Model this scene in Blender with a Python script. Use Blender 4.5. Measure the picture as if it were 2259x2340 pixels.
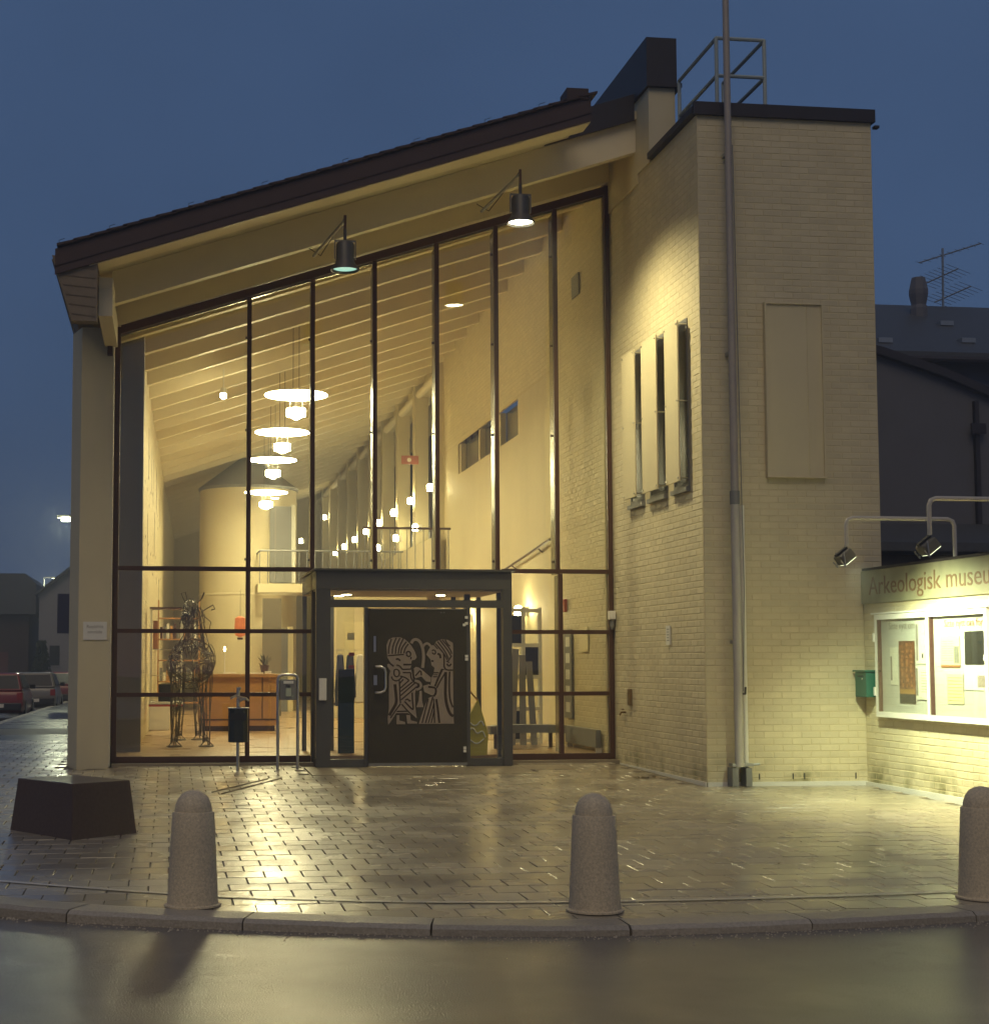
import bpy, bmesh, math, random
from mathutils import Vector, Matrix
R = math.radians
rnd = random.Random(7)
for o in list(bpy.data.objects):
    bpy.data.objects.remove(o)
sc = bpy.context.scene
col = sc.collection

# ------------------------------------------------------------------ camera
cd = bpy.data.cameras.new('camera')
cd.sensor_fit = 'HORIZONTAL'; cd.sensor_width = 36.0
cd.lens = 36.0 * 3500 / 2259
cd.shift_x = (1129.5 - 836) / 2259
cd.shift_y = (1254 - 1170) / 2259
cd.clip_start = 0.1; cd.clip_end = 2000
cam = bpy.data.objects.new('camera', cd); col.objects.link(cam)
cam.location = (-6.20, -20.98, 1.39)
cam.rotation_euler = (R(90 + 4.22), 0, R(-7.3))
sc.camera = cam

# ------------------------------------------------------------------ dusk sky and an added warm fill
SUN_EL, SUN_ROT = 1.0, 187.0
w = bpy.data.worlds.new('World'); sc.world = w; w.use_nodes = True
wn = w.node_tree; bg = wn.nodes['Background']
sky = wn.nodes.new('ShaderNodeTexSky'); sky.sky_type = 'NISHITA'
sky.sun_disc = False; sky.sun_elevation = R(SUN_EL); sky.sun_rotation = R(SUN_ROT)
sky.air_density = 1.0; sky.dust_density = 0.5; sky.ozone_density = 3.0; sky.altitude = 0
mixs = wn.nodes.new('ShaderNodeMix'); mixs.data_type = 'RGBA'; mixs.inputs[0].default_value = .94   # even overcast dusk veil
mixs.inputs[7].default_value = (.235, .43, .88, 1)
wt = wn.nodes.new('ShaderNodeTexCoord'); wz = wn.nodes.new('ShaderNodeTexNoise'); wz.inputs['Scale'].default_value = 2.2; wz.inputs['Detail'].default_value = 5   # thin uneven cloud
wn.links.new(wt.outputs['Generated'], wz.inputs['Vector'])
wr = wn.nodes.new('ShaderNodeMapRange'); wr.inputs['From Min'].default_value = .3; wr.inputs['From Max'].default_value = .7; wr.inputs['To Min'].default_value = .84; wr.inputs['To Max'].default_value = 1.16
wn.links.new(wz.outputs['Fac'], wr.inputs['Value'])
wv = wn.nodes.new('ShaderNodeVectorMath'); wv.operation = 'SCALE'
wn.links.new(sky.outputs[0], mixs.inputs[6]); wn.links.new(mixs.outputs[2], wv.inputs[0]); wn.links.new(wr.outputs[0], wv.inputs['Scale']); wn.links.new(wv.outputs[0], bg.inputs[0]); bg.inputs[1].default_value = 0.15
sd = bpy.data.lights.new('warm_fill', 'SUN'); sd.energy = 0.50; sd.angle = R(40); sd.color = (1, .77, .48)  # added warm fill for the front faces, far above the dusk sky's low disc
warm_fill = bpy.data.objects.new('warm_fill', sd); col.objects.link(warm_fill)
warm_fill.rotation_euler = (R(42), 0, R(-16))
vs = sc.view_settings
vs.view_transform = 'Standard'; vs.look = 'None'; vs.exposure = 0.40; vs.gamma = 1.0; vs.use_curve_mapping = False
sc.cycles.max_bounces = 10; sc.cycles.transparent_max_bounces = 16; sc.cycles.glossy_bounces = 4
sc.cycles.diffuse_bounces = 5
sc.cycles.caustics_reflective = False; sc.cycles.caustics_refractive = False
sc.cycles.sample_clamp_indirect = 4.0
sc.cycles.use_light_tree = True

# ------------------------------------------------------------------ materials
MATS = {}
def mat(name, c, rough=.6, metal=0, var=.0, scale=6., bump=0., bscale=60., emit=None, estr=0, spec=.5, rvar=0., objvar=0., coat=0., streak=0., coatr=.08, big=0., moss=0., cvar=.55):
    if name in MATS: return MATS[name]
    m = bpy.data.materials.new(name); m.use_nodes = True
    n = m.node_tree.nodes; l = m.node_tree.links; b = n['Principled BSDF']
    b.inputs['Base Color'].default_value = (*c, 1); b.inputs['Roughness'].default_value = rough
    b.inputs['Metallic'].default_value = metal; b.inputs['Specular IOR Level'].default_value = spec
    if coat: b.inputs['Coat Weight'].default_value = coat; b.inputs['Coat Roughness'].default_value = coatr; b.inputs['Coat IOR'].default_value = 1.5
    gp = n.new('ShaderNodeNewGeometry')
    class TC: outputs = {'Object': gp.outputs['Position']}
    tc = TC
    if var or objvar or streak or big or moss:
        cur = None
        rgb = n.new('ShaderNodeRGB'); rgb.outputs[0].default_value = (*c, 1); cur = rgb.outputs[0]
        def mult(cur, fac_out, lo, hi):
            mr = n.new('ShaderNodeMapRange'); mr.inputs['To Min'].default_value = lo; mr.inputs['To Max'].default_value = hi
            l.new(fac_out, mr.inputs['Value'])
            v = n.new('ShaderNodeVectorMath'); v.operation = 'SCALE'
            l.new(cur, v.inputs[0]); l.new(mr.outputs[0], v.inputs['Scale'])
            return v.outputs[0]
        if var:
            t = n.new('ShaderNodeTexNoise'); t.inputs['Scale'].default_value = scale; t.inputs['Detail'].default_value = 6; t.inputs['Roughness'].default_value = .65
            l.new(tc.outputs['Object'], t.inputs['Vector'])
            cur = mult(cur, t.outputs['Fac'], 1 - var * 1.6, 1 + var * 1.6)
        if big:
            t = n.new('ShaderNodeTexNoise'); t.inputs['Scale'].default_value = .75; t.inputs['Detail'].default_value = 7; t.inputs['Roughness'].default_value = .6
            l.new(tc.outputs['Object'], t.inputs['Vector'])
            cur = mult(cur, t.outputs['Fac'], 1 - big * 2.2, 1 + big * 2.2)
        if streak:
            mp = n.new('ShaderNodeMapping'); mp.inputs['Scale'].default_value = (5, 5, .35)
            l.new(tc.outputs['Object'], mp.inputs['Vector'])
            t = n.new('ShaderNodeTexNoise'); t.inputs['Scale'].default_value = 1.; t.inputs['Detail'].default_value = 5
            l.new(mp.outputs[0], t.inputs['Vector'])
            cur = mult(cur, t.outputs['Fac'], 1 - streak * 1.5, 1 + streak)
        if objvar:
            oi = n.new('ShaderNodeObjectInfo')
            cur = mult(cur, oi.outputs['Random'], 1 - objvar, 1 + objvar)
            ge = n.new('ShaderNodeNewGeometry')
            cur = mult(cur, ge.outputs['Random Per Island'], 1 - objvar, 1 + objvar)
        if moss:
            sp = n.new('ShaderNodeSeparateXYZ'); l.new(tc.outputs['Object'], sp.inputs[0])
            m1 = n.new('ShaderNodeMapRange'); m1.inputs['From Min'].default_value = .02; m1.inputs['From Max'].default_value = .34; m1.inputs['To Min'].default_value = 1.; m1.inputs['To Max'].default_value = 0.
            l.new(sp.outputs['Z'], m1.inputs['Value'])
            t = n.new('ShaderNodeTexNoise'); t.inputs['Scale'].default_value = 3.2; t.inputs['Detail'].default_value = 6; l.new(tc.outputs['Object'], t.inputs['Vector'])
            m2 = n.new('ShaderNodeMapRange'); m2.inputs['From Min'].default_value = .46; m2.inputs['From Max'].default_value = .66; l.new(t.outputs['Fac'], m2.inputs['Value'])
            mm = n.new('ShaderNodeMath'); mm.operation = 'MULTIPLY'; l.new(m1.outputs[0], mm.inputs[0]); l.new(m2.outputs[0], mm.inputs[1])
            m3 = n.new('ShaderNodeMath'); m3.operation = 'MULTIPLY'; m3.inputs[1].default_value = moss; l.new(mm.outputs[0], m3.inputs[0])
            mx = n.new('ShaderNodeMix'); mx.data_type = 'RGBA'; mx.inputs[7].default_value = (.16, .145, .05, 1)
            l.new(m3.outputs[0], mx.inputs[0]); l.new(cur, mx.inputs[6]); cur = mx.outputs[2]
        l.new(cur, b.inputs['Base Color'])
    if rvar:
        t = n.new('ShaderNodeTexNoise'); t.inputs['Scale'].default_value = 1.1; t.inputs['Detail'].default_value = 5
        l.new(tc.outputs['Object'], t.inputs['Vector'])
        mr = n.new('ShaderNodeMapRange'); mr.inputs['From Min'].default_value = .3; mr.inputs['From Max'].default_value = .7
        mr.inputs['To Min'].default_value = max(.03, rough - rvar); mr.inputs['To Max'].default_value = rough + rvar
        l.new(t.outputs['Fac'], mr.inputs['Value']); l.new(mr.outputs[0], b.inputs['Roughness'])
        if coat:
            m4 = n.new('ShaderNodeMapRange'); m4.inputs['From Min'].default_value = .34; m4.inputs['From Max'].default_value = .66; m4.inputs['To Min'].default_value = coatr * (1 - cvar * .8); m4.inputs['To Max'].default_value = coatr * (1 + cvar * 1.2)
            l.new(t.outputs['Fac'], m4.inputs['Value']); l.new(m4.outputs[0], b.inputs['Coat Roughness'])
    if bump:
        t = n.new('ShaderNodeTexNoise'); t.inputs['Scale'].default_value = bscale; t.inputs['Detail'].default_value = 4
        l.new(tc.outputs['Object'], t.inputs['Vector'])
        bp = n.new('ShaderNodeBump'); bp.inputs['Strength'].default_value = bump; bp.inputs['Distance'].default_value = .01
        l.new(t.outputs['Fac'], bp.inputs['Height']); l.new(bp.outputs[0], b.inputs['Normal'])
        if coat: l.new(bp.outputs[0], b.inputs['Coat Normal'])
    if emit:
        b.inputs['Emission Color'].default_value = (*emit, 1); b.inputs['Emission Strength'].default_value = estr
    MATS[name] = m
    return m
def glass(name, tint=(.95, .96, .93), base=.045, dirty=0.):
    m = bpy.data.materials.new(name); m.use_nodes = True; n = m.node_tree.nodes; l = m.node_tree.links
    n.clear()
    out = n.new('ShaderNodeOutputMaterial'); mix = n.new('ShaderNodeMixShader')
    tr = n.new('ShaderNodeBsdfTransparent'); tr.inputs[0].default_value = (*tint, 1)
    gl = n.new('ShaderNodeBsdfGlossy'); gl.inputs['Roughness'].default_value = 0.0; gl.inputs[0].default_value = (1, 1, 1, 1)
    lw = n.new('ShaderNodeLayerWeight'); lw.inputs['Blend'].default_value = .5
    p = n.new('ShaderNodeMath'); p.operation = 'POWER'; p.inputs[1].default_value = 4.
    ma = n.new('ShaderNodeMath'); ma.operation = 'MULTIPLY_ADD'; ma.inputs[1].default_value = .9; ma.inputs[2].default_value = base
    gpo = n.new('ShaderNodeNewGeometry'); nz = n.new('ShaderNodeTexNoise'); nz.inputs['Scale'].default_value = .9; nz.inputs['Detail'].default_value = 1
    bpn = n.new('ShaderNodeBump'); bpn.inputs['Strength'].default_value = .05; bpn.inputs['Distance'].default_value = .05
    l.new(gpo.outputs['Position'], nz.inputs['Vector']); l.new(nz.outputs['Fac'], bpn.inputs['Height']); l.new(bpn.outputs[0], gl.inputs['Normal'])
    l.new(lw.outputs['Facing'], p.inputs[0]); l.new(p.outputs[0], ma.inputs[0]); l.new(ma.outputs[0], mix.inputs[0])
    l.new(tr.outputs[0], mix.inputs[1]); l.new(gl.outputs[0], mix.inputs[2]); l.new(mix.outputs[0], out.inputs[0])
    MATS[name] = m; return m
def emis(name, c, s):
    m = bpy.data.materials.new(name); m.use_nodes = True; n = m.node_tree.nodes; l = m.node_tree.links
    n.clear(); o = n.new('ShaderNodeOutputMaterial'); e = n.new('ShaderNodeEmission')
    e.inputs[0].default_value = (*c, 1); e.inputs[1].default_value = s; l.new(e.outputs[0], o.inputs[0]); MATS[name] = m; return m
WARM = (1.0, .875, .50)
WARM2 = (1.0, .875, .50)
CREAM = (.63, .555, .36)
M_brick = mat('painted_brick', CREAM, .62, big=.08, moss=.9, var=.05, scale=3., bump=.25, bscale=90, objvar=.05, streak=.07)
M_mortar = mat('painted_mortar', (.59, .505, .30), .75, var=.08, scale=9)
M_plaster = mat('cream_plaster', (.62, .545, .345), .7, big=.05, var=.03, scale=2., bump=.08, bscale=140, streak=.04)
M_ibrick = mat('interior_brick', (.62, .54, .33), .6, var=.04, scale=4., bump=.15, bscale=90, objvar=.05)
M_ceil = mat('painted_ceiling_boards', (.66, .59, .40), .6, var=.05, scale=3)
M_raft = mat('painted_rafter', (.76, .68, .47), .5, var=.04, scale=4)
M_frame = mat('dark_brown_frame', (.070, .030, .016), .38, var=.1, scale=5)
M_fin = mat('anodised_fin', (.20, .19, .15), .22, metal=.85)
M_steel = mat('porch_dark_steel', (.085, .083, .075), .45, metal=.2, var=.08, scale=4)
M_door = mat('dark_bronze_door', (.042, .034, .018), .45, metal=.1, var=.25, scale=2.5, bump=.05, bscale=40)
M_emb = mat('etched_bronze', (.27, .22, .17), .5, metal=.2, var=.08, scale=8)
M_line = mat('etched_line', (.035, .020, .008), .55)
M_inox = mat('brushed_steel', (.55, .53, .48), .28, metal=1)
M_galv = mat('galvanised_steel', (.34, .35, .35), .42, metal=.7, var=.1, scale=12)
M_white = mat('white_paint', (.72, .70, .62), .5, var=.03, scale=5)
M_tile = mat('dark_roof_tile', (.045, .023, .020), .7, var=.2, scale=7, objvar=.15, bump=.2, bscale=30)
M_flash = mat('dark_flashing', (.030, .023, .024), .5, metal=.2, var=.12, scale=4)
M_clad = mat('eave_cladding', (.20, .155, .105), .75, var=.2, scale=8, bump=.2, bscale=40)
M_paver = mat('wet_paver', (.34, .29, .205), .45, big=.12, var=.14, scale=14, bump=.10, bscale=40, rvar=.14, objvar=.15, coat=.9, coatr=.22)
M_bed = mat('wet_joint_sand', (.12, .097, .062), .5, var=.2, scale=12)
M_asph = mat('wet_asphalt', (.125, .108, .083), .5, big=.10, var=.38, scale=95, bump=.40, bscale=95, rvar=.16, coat=1., coatr=.20, cvar=.25)
M_kerb = mat('kerb_granite', (.36, .31, .23), .42, var=.3, scale=55, bump=.6, bscale=70, objvar=.12)
M_strip = mat('pale_stone_strip', (.66, .60, .50), .4, coat=.7, coatr=.3, var=.12, scale=9)
M_slab = mat('pale_entrance_slab', (.24, .20, .14), .38, var=.1, scale=6, rvar=.08)
M_gran = mat('bollard_granite', (.60, .50, .33), .62, big=.08, var=.42, scale=70, bump=.35, bscale=120)
M_plinth = mat('dark_granite', (.085, .056, .040), .38, var=.3, scale=40, rvar=.06, spec=.3)
M_floor = mat('wood_floor', (.40, .26, .13), .32, var=.1, scale=3, rvar=.08)
M_wood = mat('desk_wood', (.42, .22, .075), .4, var=.12, scale=3)
M_wire = mat('sculpture_wire', (.10, .085, .062), .45, metal=.4)
M_bin = mat('green_black_bin', (.020, .026, .024), .38, var=.1)
M_green = mat('mailbox_green', (.025, .115, .075), .4, var=.08)
M_black = mat('black_plastic', (.015, .015, .016), .45)
M_grey = mat('mid_grey', (.18, .18, .17), .5, var=.05)
M_dgrey = mat('pier_dark_grey', (.24, .22, .19), .6, var=.06)
M_dgreen = mat('dark_green_panel', (.020, .055, .045), .3)
M_red = mat('red_enamel', (.42, .06, .04), .4)
M_paper = mat('paper', (.74, .72, .64), .6, var=.02)
M_ypaper = mat('yellow_paper', (.70, .62, .38), .6, var=.03)
M_board = mat('pin_board', (.56, .55, .52), .7, var=.03)
M_sign = mat('sign_board', (.27, .255, .15), .6, var=.18, scale=3, streak=.2)
M_let = mat('sign_lettering', (.15, .075, .025), .6)
M_cloth = mat('white_cloth', (.70, .66, .58), .8)
M_blue = mat('dark_blue_cloth', (.02, .025, .05), .8)
M_leaf = mat('dead_leaf', (.075, .045, .012), .6, var=.3, scale=20)
M_flag = mat('yellow_flag', (.55, .46, .05), .6)
M_rail = mat('pale_teal_rail', (.36, .42, .41), .5, var=.06)
M_arm = mat('pale_pipe_paint', (.46, .43, .37), .45, var=.06)
G_clear = glass('clear_glass')
G_dark = mat('dark_window_glass', (.014, .015, .018), .35, spec=.3)
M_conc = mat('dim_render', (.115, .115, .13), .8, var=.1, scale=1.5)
M_dslate = mat('slate_roof', (.060, .062, .066), .55, var=.25, scale=10)
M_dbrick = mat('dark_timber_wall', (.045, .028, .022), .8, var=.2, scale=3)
M_hedge = mat('hedge', (.02, .03, .012), .8, var=.3, scale=9)
M_wht2 = mat('pale_house', (.22, .205, .21), .8, var=.06)

# ------------------------------------------------------------------ mesh helpers
class MB:
    def __init__(s): s.v = []; s.f = []
    def add(s, vs_, fs):
        k = len(s.v); s.v += [tuple(p) for p in vs_]; s.f += [tuple(i + k for i in f) for f in fs]; return s
    def box(s, x0, x1, y0, y1, z0, z1):
        return s.add([(x0, y0, z0), (x1, y0, z0), (x1, y1, z0), (x0, y1, z0), (x0, y0, z1), (x1, y0, z1), (x1, y1, z1), (x0, y1, z1)],
                     [(0, 3, 2, 1), (4, 5, 6, 7), (0, 1, 5, 4), (1, 2, 6, 5), (2, 3, 7, 6), (3, 0, 4, 7)])
    def hexa(s, p): # 8 points, bottom 4 ccw, top 4
        return s.add(p, [(0, 3, 2, 1), (4, 5, 6, 7), (0, 1, 5, 4), (1, 2, 6, 5), (2, 3, 7, 6), (3, 0, 4, 7)])
    def prism(s, poly, axis, a, b): # poly 2D extruded along axis
        n = len(poly)
        def P(u, v, t):
            return {'x': (t, u, v), 'y': (u, t, v), 'z': (u, v, t)}[axis]
        vs_ = [P(u, v, a) for u, v in poly] + [P(u, v, b) for u, v in poly]
        fs = [tuple(range(n))[::-1], tuple(range(n, 2 * n))] + [(i, (i + 1) % n, (i + 1) % n + n, i + n) for i in range(n)]
        return s.add(vs_, fs)
    def tube(s, pts, r, n=8, caps=True):
        pts = [Vector(p) for p in pts]; rings = []
        rr = r if isinstance(r, (list, tuple)) else [r] * len(pts)
        k = len(s.v); prev = None
        for i, p in enumerate(pts):
            d = (pts[min(i + 1, len(pts) - 1)] - pts[max(i - 1, 0)]).normalized()
            a = Vector((0, 0, 1)) if abs(d.z) < .9 else Vector((1, 0, 0))
            if prev is not None: a = prev
            u = (a - d * a.dot(d)).normalized(); v = d.cross(u); prev = u
            for j in range(n):
                t = 2 * math.pi * j / n; s.v.append(tuple(p + (u * math.cos(t) + v * math.sin(t)) * rr[i]))
        for i in range(len(pts) - 1):
            for j in range(n):
                s.f.append((k + i * n + j, k + i * n + (j + 1) % n, k + (i + 1) * n + (j + 1) % n, k + (i + 1) * n + j))
        if caps:
            s.f.append(tuple(k + j for j in range(n))[::-1]); s.f.append(tuple(k + (len(pts) - 1) * n + j for j in range(n)))
        return s
    def lathe(s, prof, n=24, c=(0, 0, 0), sx=1, sy=1): # prof (r,z)
        k = len(s.v); m = len(prof)
        for r, z in prof:
            for j in range(n):
                t = 2 * math.pi * j / n; s.v.append((c[0] + r * sx * math.cos(t), c[1] + r * sy * math.sin(t), c[2] + z))
        for i in range(m - 1):
            for j in range(n):
                s.f.append((k + i * n + j, k + i * n + (j + 1) % n, k + (i + 1) * n + (j + 1) % n, k + (i + 1) * n + j))
        s.f.append(tuple(k + j for j in range(n))[::-1]); s.f.append(tuple(k + (m - 1) * n + j for j in range(n)))
        return s
    def mesh(s, name, m):
        me = bpy.data.meshes.new(name); me.from_pydata(s.v, [], s.f); me.materials.append(m); me.update(); return me
    def build(s, name, m, parent=None, smooth=False, bevel=0, fix=True):
        me = s.mesh(name, m)
        if fix:
            bm = bmesh.new(); bm.from_mesh(me); bmesh.ops.recalc_face_normals(bm, faces=bm.faces); bm.to_mesh(me); bm.free()
        o = bpy.data.objects.new(name, me); col.objects.link(o); o.parent = parent
        if smooth:
            for p in me.polygons: p.use_smooth = True
            try: me.set_sharp_from_angle(angle=R(40))
            except Exception: pass
        if bevel:
            b = o.modifiers.new('bevel', 'BEVEL'); b.width = bevel; b.segments = 2; b.limit_method = 'ANGLE'
        return o
def bx(x0, x1, y0, y1, z0, z1): return MB().box(min(x0, x1), max(x0, x1), min(y0, y1), max(y0, y1), min(z0, z1), max(z0, z1))
def empty(name, loc=(0, 0, 0), rz=0):
    o = bpy.data.objects.new(name, None); col.objects.link(o); o.location = loc; o.rotation_euler = (0, 0, rz); o.empty_display_size = .1; return o
def tag(o, label=None, cat=None, group=None, kind=None):
    if label: o['label'] = label
    if cat: o['category'] = cat
    if group: o['group'] = group
    if kind: o['kind'] = kind
    return o
def thing(name, label, cat, loc=(0, 0, 0), rz=0, group=None): return tag(empty(name, loc, rz), label, cat, group)
def share(name, me, parent, loc, rot=(0, 0, 0), scl=(1, 1, 1)):
    o = bpy.data.objects.new(name, me); col.objects.link(o); o.parent = parent; o.location = loc; o.rotation_euler = rot; o.scale = scl; return o
def copy_tree(o, parent=None):
    c = o.copy(); col.objects.link(c); c.parent = parent
    for ch in list(o.children): copy_tree(ch, c)
    return c
def text(name, body, m, parent, loc, size, rot, extrude=.002, sx=1., align='LEFT', space=1.0):
    cu = bpy.data.curves.new(name, 'FONT'); cu.body = body; cu.size = size; cu.extrude = extrude; cu.align_x = align
    cu.space_character = space; cu.resolution_u = 3
    t = bpy.data.objects.new(name + '_curve', cu); col.objects.link(t)
    bpy.context.view_layer.update()
    me = bpy.data.meshes.new_from_object(t.evaluated_get(bpy.context.evaluated_depsgraph_get())); me.name = name
    bpy.data.objects.remove(t); bpy.data.curves.remove(cu)
    me.materials.clear(); me.materials.append(m)
    o = bpy.data.objects.new(name, me); col.objects.link(o)
    o.parent = parent; o.location = loc; o.rotation_euler = rot; o.scale = (sx, 1, 1); return o
def lamp(name, kind, parent, loc, energy, color, size=.1, rot=(0, 0, 0), spot=None, blend=.5):
    d = bpy.data.lights.new(name, kind); d.energy = energy; d.color = color
    if kind in ('POINT', 'SPOT'): d.shadow_soft_size = size
    if kind == 'AREA': d.size = size
    if spot: d.spot_size = R(spot); d.spot_blend = blend
    o = bpy.data.objects.new(name, d); col.objects.link(o); o.parent = parent; o.location = loc; o.rotation_euler = rot; return o

# ------------------------------------------------------------------ ground
def gz(y): return .0123 * min(y, 0.0)           # the paved forecourt falls gently to the kerb
def rz_(y): return -.20 - .0045 * max(0, y + 12)
def kz(y): return gz(y) - .0045 * max(0, y)
g = MB().add([(-900, -300, -1.2), (900, -300, -1.2), (900, 1500, -1.2), (-900, 1500, -1.2)], [(0, 1, 2, 3)]).build('ground', mat('far_ground', (.035, .04, .035), .8))
tag(g, 'dark ground beyond the streets', kind='structure')
m = MB(); xs = [-60, -30, -20, -14, -10, -8, -6, -4, -2, 0, 3, 8, 20, 60]; ys = [-40, -24, -20, -16, -12, -8, 0, 20, 60, 110]
for y in ys:
    for x in xs: m.v.append((x, y, rz_(y)))
nx = len(xs)
for j in range(len(ys) - 1):
    for i in range(nx - 1): m.f.append((j * nx + i, j * nx + i + 1, (j + 1) * nx + i + 1, (j + 1) * nx + i))
tag(m.build('road', M_asph), 'wet asphalt road in front of the kerb', kind='structure')

# kerb line (back edge), from the side street on the left round to the right
KB = [(-10.05, 70), (-10.05, 20), (-10.05, 4), (-10.0, -3), (-9.7, -6.2), (-8.95, -8.6), (-8.1, -10.0), (-7.28, -10.67), (-6.55, -11.14), (-5.22, -11.62), (-4.32, -11.86),
      (-3.5, -11.95), (-2.11, -11.86), (-1.03, -11.68), (.5, -11.35), (2.6, -10.8), (6, -9.9), (14, -8)]
def resample(pts, step):
    out = [Vector(pts[0])]; acc = 0
    for a, b in zip(pts, pts[1:]):
        a, b = Vector(a), Vector(b); L = (b - a).length; t = step - acc
        while t < L: out.append(a + (b - a) * t / L); t += step
        acc = (acc + L) % step if L + acc >= step else acc + L
    return out
def smooth_poly(pts, it=2):
    for _ in range(it):
        q = [pts[0]]
        for a, b in zip(pts, pts[1:]):
            q += [(a[0] * .75 + b[0] * .25, a[1] * .75 + b[1] * .25), (a[0] * .25 + b[0] * .75, a[1] * .25 + b[1] * .75)]
        pts = q + [pts[-1]]
    return pts
KS = smooth_poly(KB)
def kerb_y(x): # forecourt limit at x (front arc)
    best = None
    for a, b in zip(KS, KS[1:]):
        if a[0] <= x < b[0]:
            y = a[1] + (b[1] - a[1]) * (x - a[0]) / (b[0] - a[0]); best = y if best is None else min(best, y)
    return best
def inside(x, y):
    if x < -10.05: return False
    k = kerb_y(x); return k is not None and y > k
def pz(x, y): return gz(y)
# bedding sheet below the pavers
pave = MB(); cols_ = [(-10.05 + i * .35) for i in range(0, 69)]
rows = [0, .06, .15, .3, .5, .75, 1]
for x in cols_:
    k = kerb_y(max(x, -10.0499)) or -3
    yb = 12 if x < -7.5 else .3
    if x < -10.0: k = -3
    for t in rows:
        y = k + (yb - k) * t; pave.v.append((x, y, pz(x, y) - .014))
nr = len(rows)
for i in range(len(cols_) - 1):
    for j in range(nr - 1): pave.f.append((i * nr + j, (i + 1) * nr + j, (i + 1) * nr + j + 1, i * nr + j + 1))
pavement = pave.build('pavement', M_bed); tag(pavement, 'wet paved forecourt sloping from museum to kerb', kind='structure')
MB().add([(-10.05, 6.85, -.002), (-7.5, 6.85, -.002), (-7.5, 70, -.31), (-10.05, 70, -.31)], [(0, 1, 2, 3)]).build('side_footway', mat('wet_footway', (.06, .055, .05), .3, var=.2, scale=3, rvar=.1), pavement)
# individual pavers
PW, PD = .270, .283
def paver_mesh(seed):
    r_ = random.Random(seed); a, b = PW / 2 - .004, PD / 2 - .005; h = .0
    j = lambda: r_.uniform(-.0016, .0016)
    lo = [(-a, -b, -.03), (a, -b, -.03), (a, b, -.03), (-a, b, -.03)]
    e = .004
    mid = [(-a + j(), -b + j(), -e), (a + j(), -b + j(), -e), (a + j(), b + j(), -e), (-a + j(), b + j(), -e)]
    hi = [(-a + e, -b + e, j() * .6), (a - e, -b + e, j() * .6), (a - e, b - e, j() * .6), (-a + e, b - e, j() * .6)]
    fs = [(8, 9, 10, 11)] + [(i, (i + 1) % 4, (i + 1) % 4 + 4, i + 4) for i in range(4)] + [(i + 4, (i + 1) % 4 + 4, (i + 1) % 4 + 8, i + 8) for i in range(4)]
    return lo + mid + hi, fs
PV = [paver_mesh(i) for i in range(7)]
PME = [MB().add(*p).mesh('paver', M_paver) for p in PV]
spots = []
nrow = int(14 / PD)
BAND = smooth_poly([(-12, -6), (-9.3, -8.3), (-8.2, -9.4), (-7.34, -10.07), (-6.06, -10.80), (-5.4, -11.02), (-4.6, -11.26), (-3.29, -11.38), (-1.17, -11.30), (.6, -10.95), (3, -10.3), (8, -9)], 2)
def band_y(x):
    for a, b in zip(BAND, BAND[1:]):
        if a[0] <= x < b[0]: return a[1] + (b[1] - a[1]) * (x - a[0]) / (b[0] - a[0])
    return -99
cut = []
def clip(poly, p0, nrm):
    out = []
    for i in range(len(poly)):
        a, b = Vector(poly[i]), Vector(poly[(i + 1) % len(poly)]); da, db = (a - p0).dot(nrm), (b - p0).dot(nrm)
        if da >= 0: out.append(a)
        if da * db < 0: out.append(a + (b - a) * (da / (da - db)))
    return out
KSV = [Vector(p) for p in KS]
def near_edge(p):
    best = None
    for a, b in zip(KSV, KSV[1:]):
        ab = b - a; t = max(0, min(1, (p - a).dot(ab) / ab.length_squared)); q = a + ab * t; d = (p - q).length
        if best is None or d < best[0]: n_ = Vector((-ab.y, ab.x)).normalized(); best = (d, q, n_)
    return best
for r_ in range(-25, nrow):
    y = -.16 - (r_ + .5) * PD
    off = (.5 * PW if r_ % 2 else 0) + .03
    x = -10.0 + off - 2 * PW
    while x < 9.0:
        free = not (-4.45 < x < -1.5 and y > -1.88) and not (x > -.16 and y > -3.85) and not (x > 1.8) and not (x < -6.9 and -.65 < y) and not (-6.9 <= x and y > -.02)
        if x < -7.62 and y < 7: free = True
        if free:
            ins = [inside(x + dx, y + dy) for dx in (-PW / 2, PW / 2) for dy in (-PD / 2, PD / 2)]
            e = near_edge(Vector((x, y))) if any(ins) or inside(x, y) else None
            if e and all(ins) and e[0] > .20: spots.append((x, y))
            elif e:
                a_, b_ = PW / 2 - .004, PD / 2 - .005
                q = clip([(x - a_, y - b_), (x + a_, y - b_), (x + a_, y + b_), (x - a_, y + b_)], e[1] + e[2] * .006, e[2])
                if len(q) >= 3: cut.append(q)
        x += PW
for q in cut:
    m = MB(); n_ = len(q); zz = rnd.uniform(-.001, .001)
    m.v = [(p.x, p.y, gz(p.y) - .03) for p in q] + [(p.x, p.y, gz(p.y) + zz) for p in q]
    m.f = [tuple(range(n_, 2 * n_))] + [(i, (i + 1) % n_, (i + 1) % n_ + n_, i + n_) for i in range(n_)]
    m.build('paver', M_paver, pavement, fix=True)
CAMP = Vector((-6.2, -20.98, 1.39))
spots.sort(key=lambda p: (Vector((p[0], p[1], 0)) - CAMP).length + 3.0 * max(0, abs(p[0] + 3.9) - 3.4))
NIND = max(0, 300 - len(cut))
prest = MB()
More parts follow.
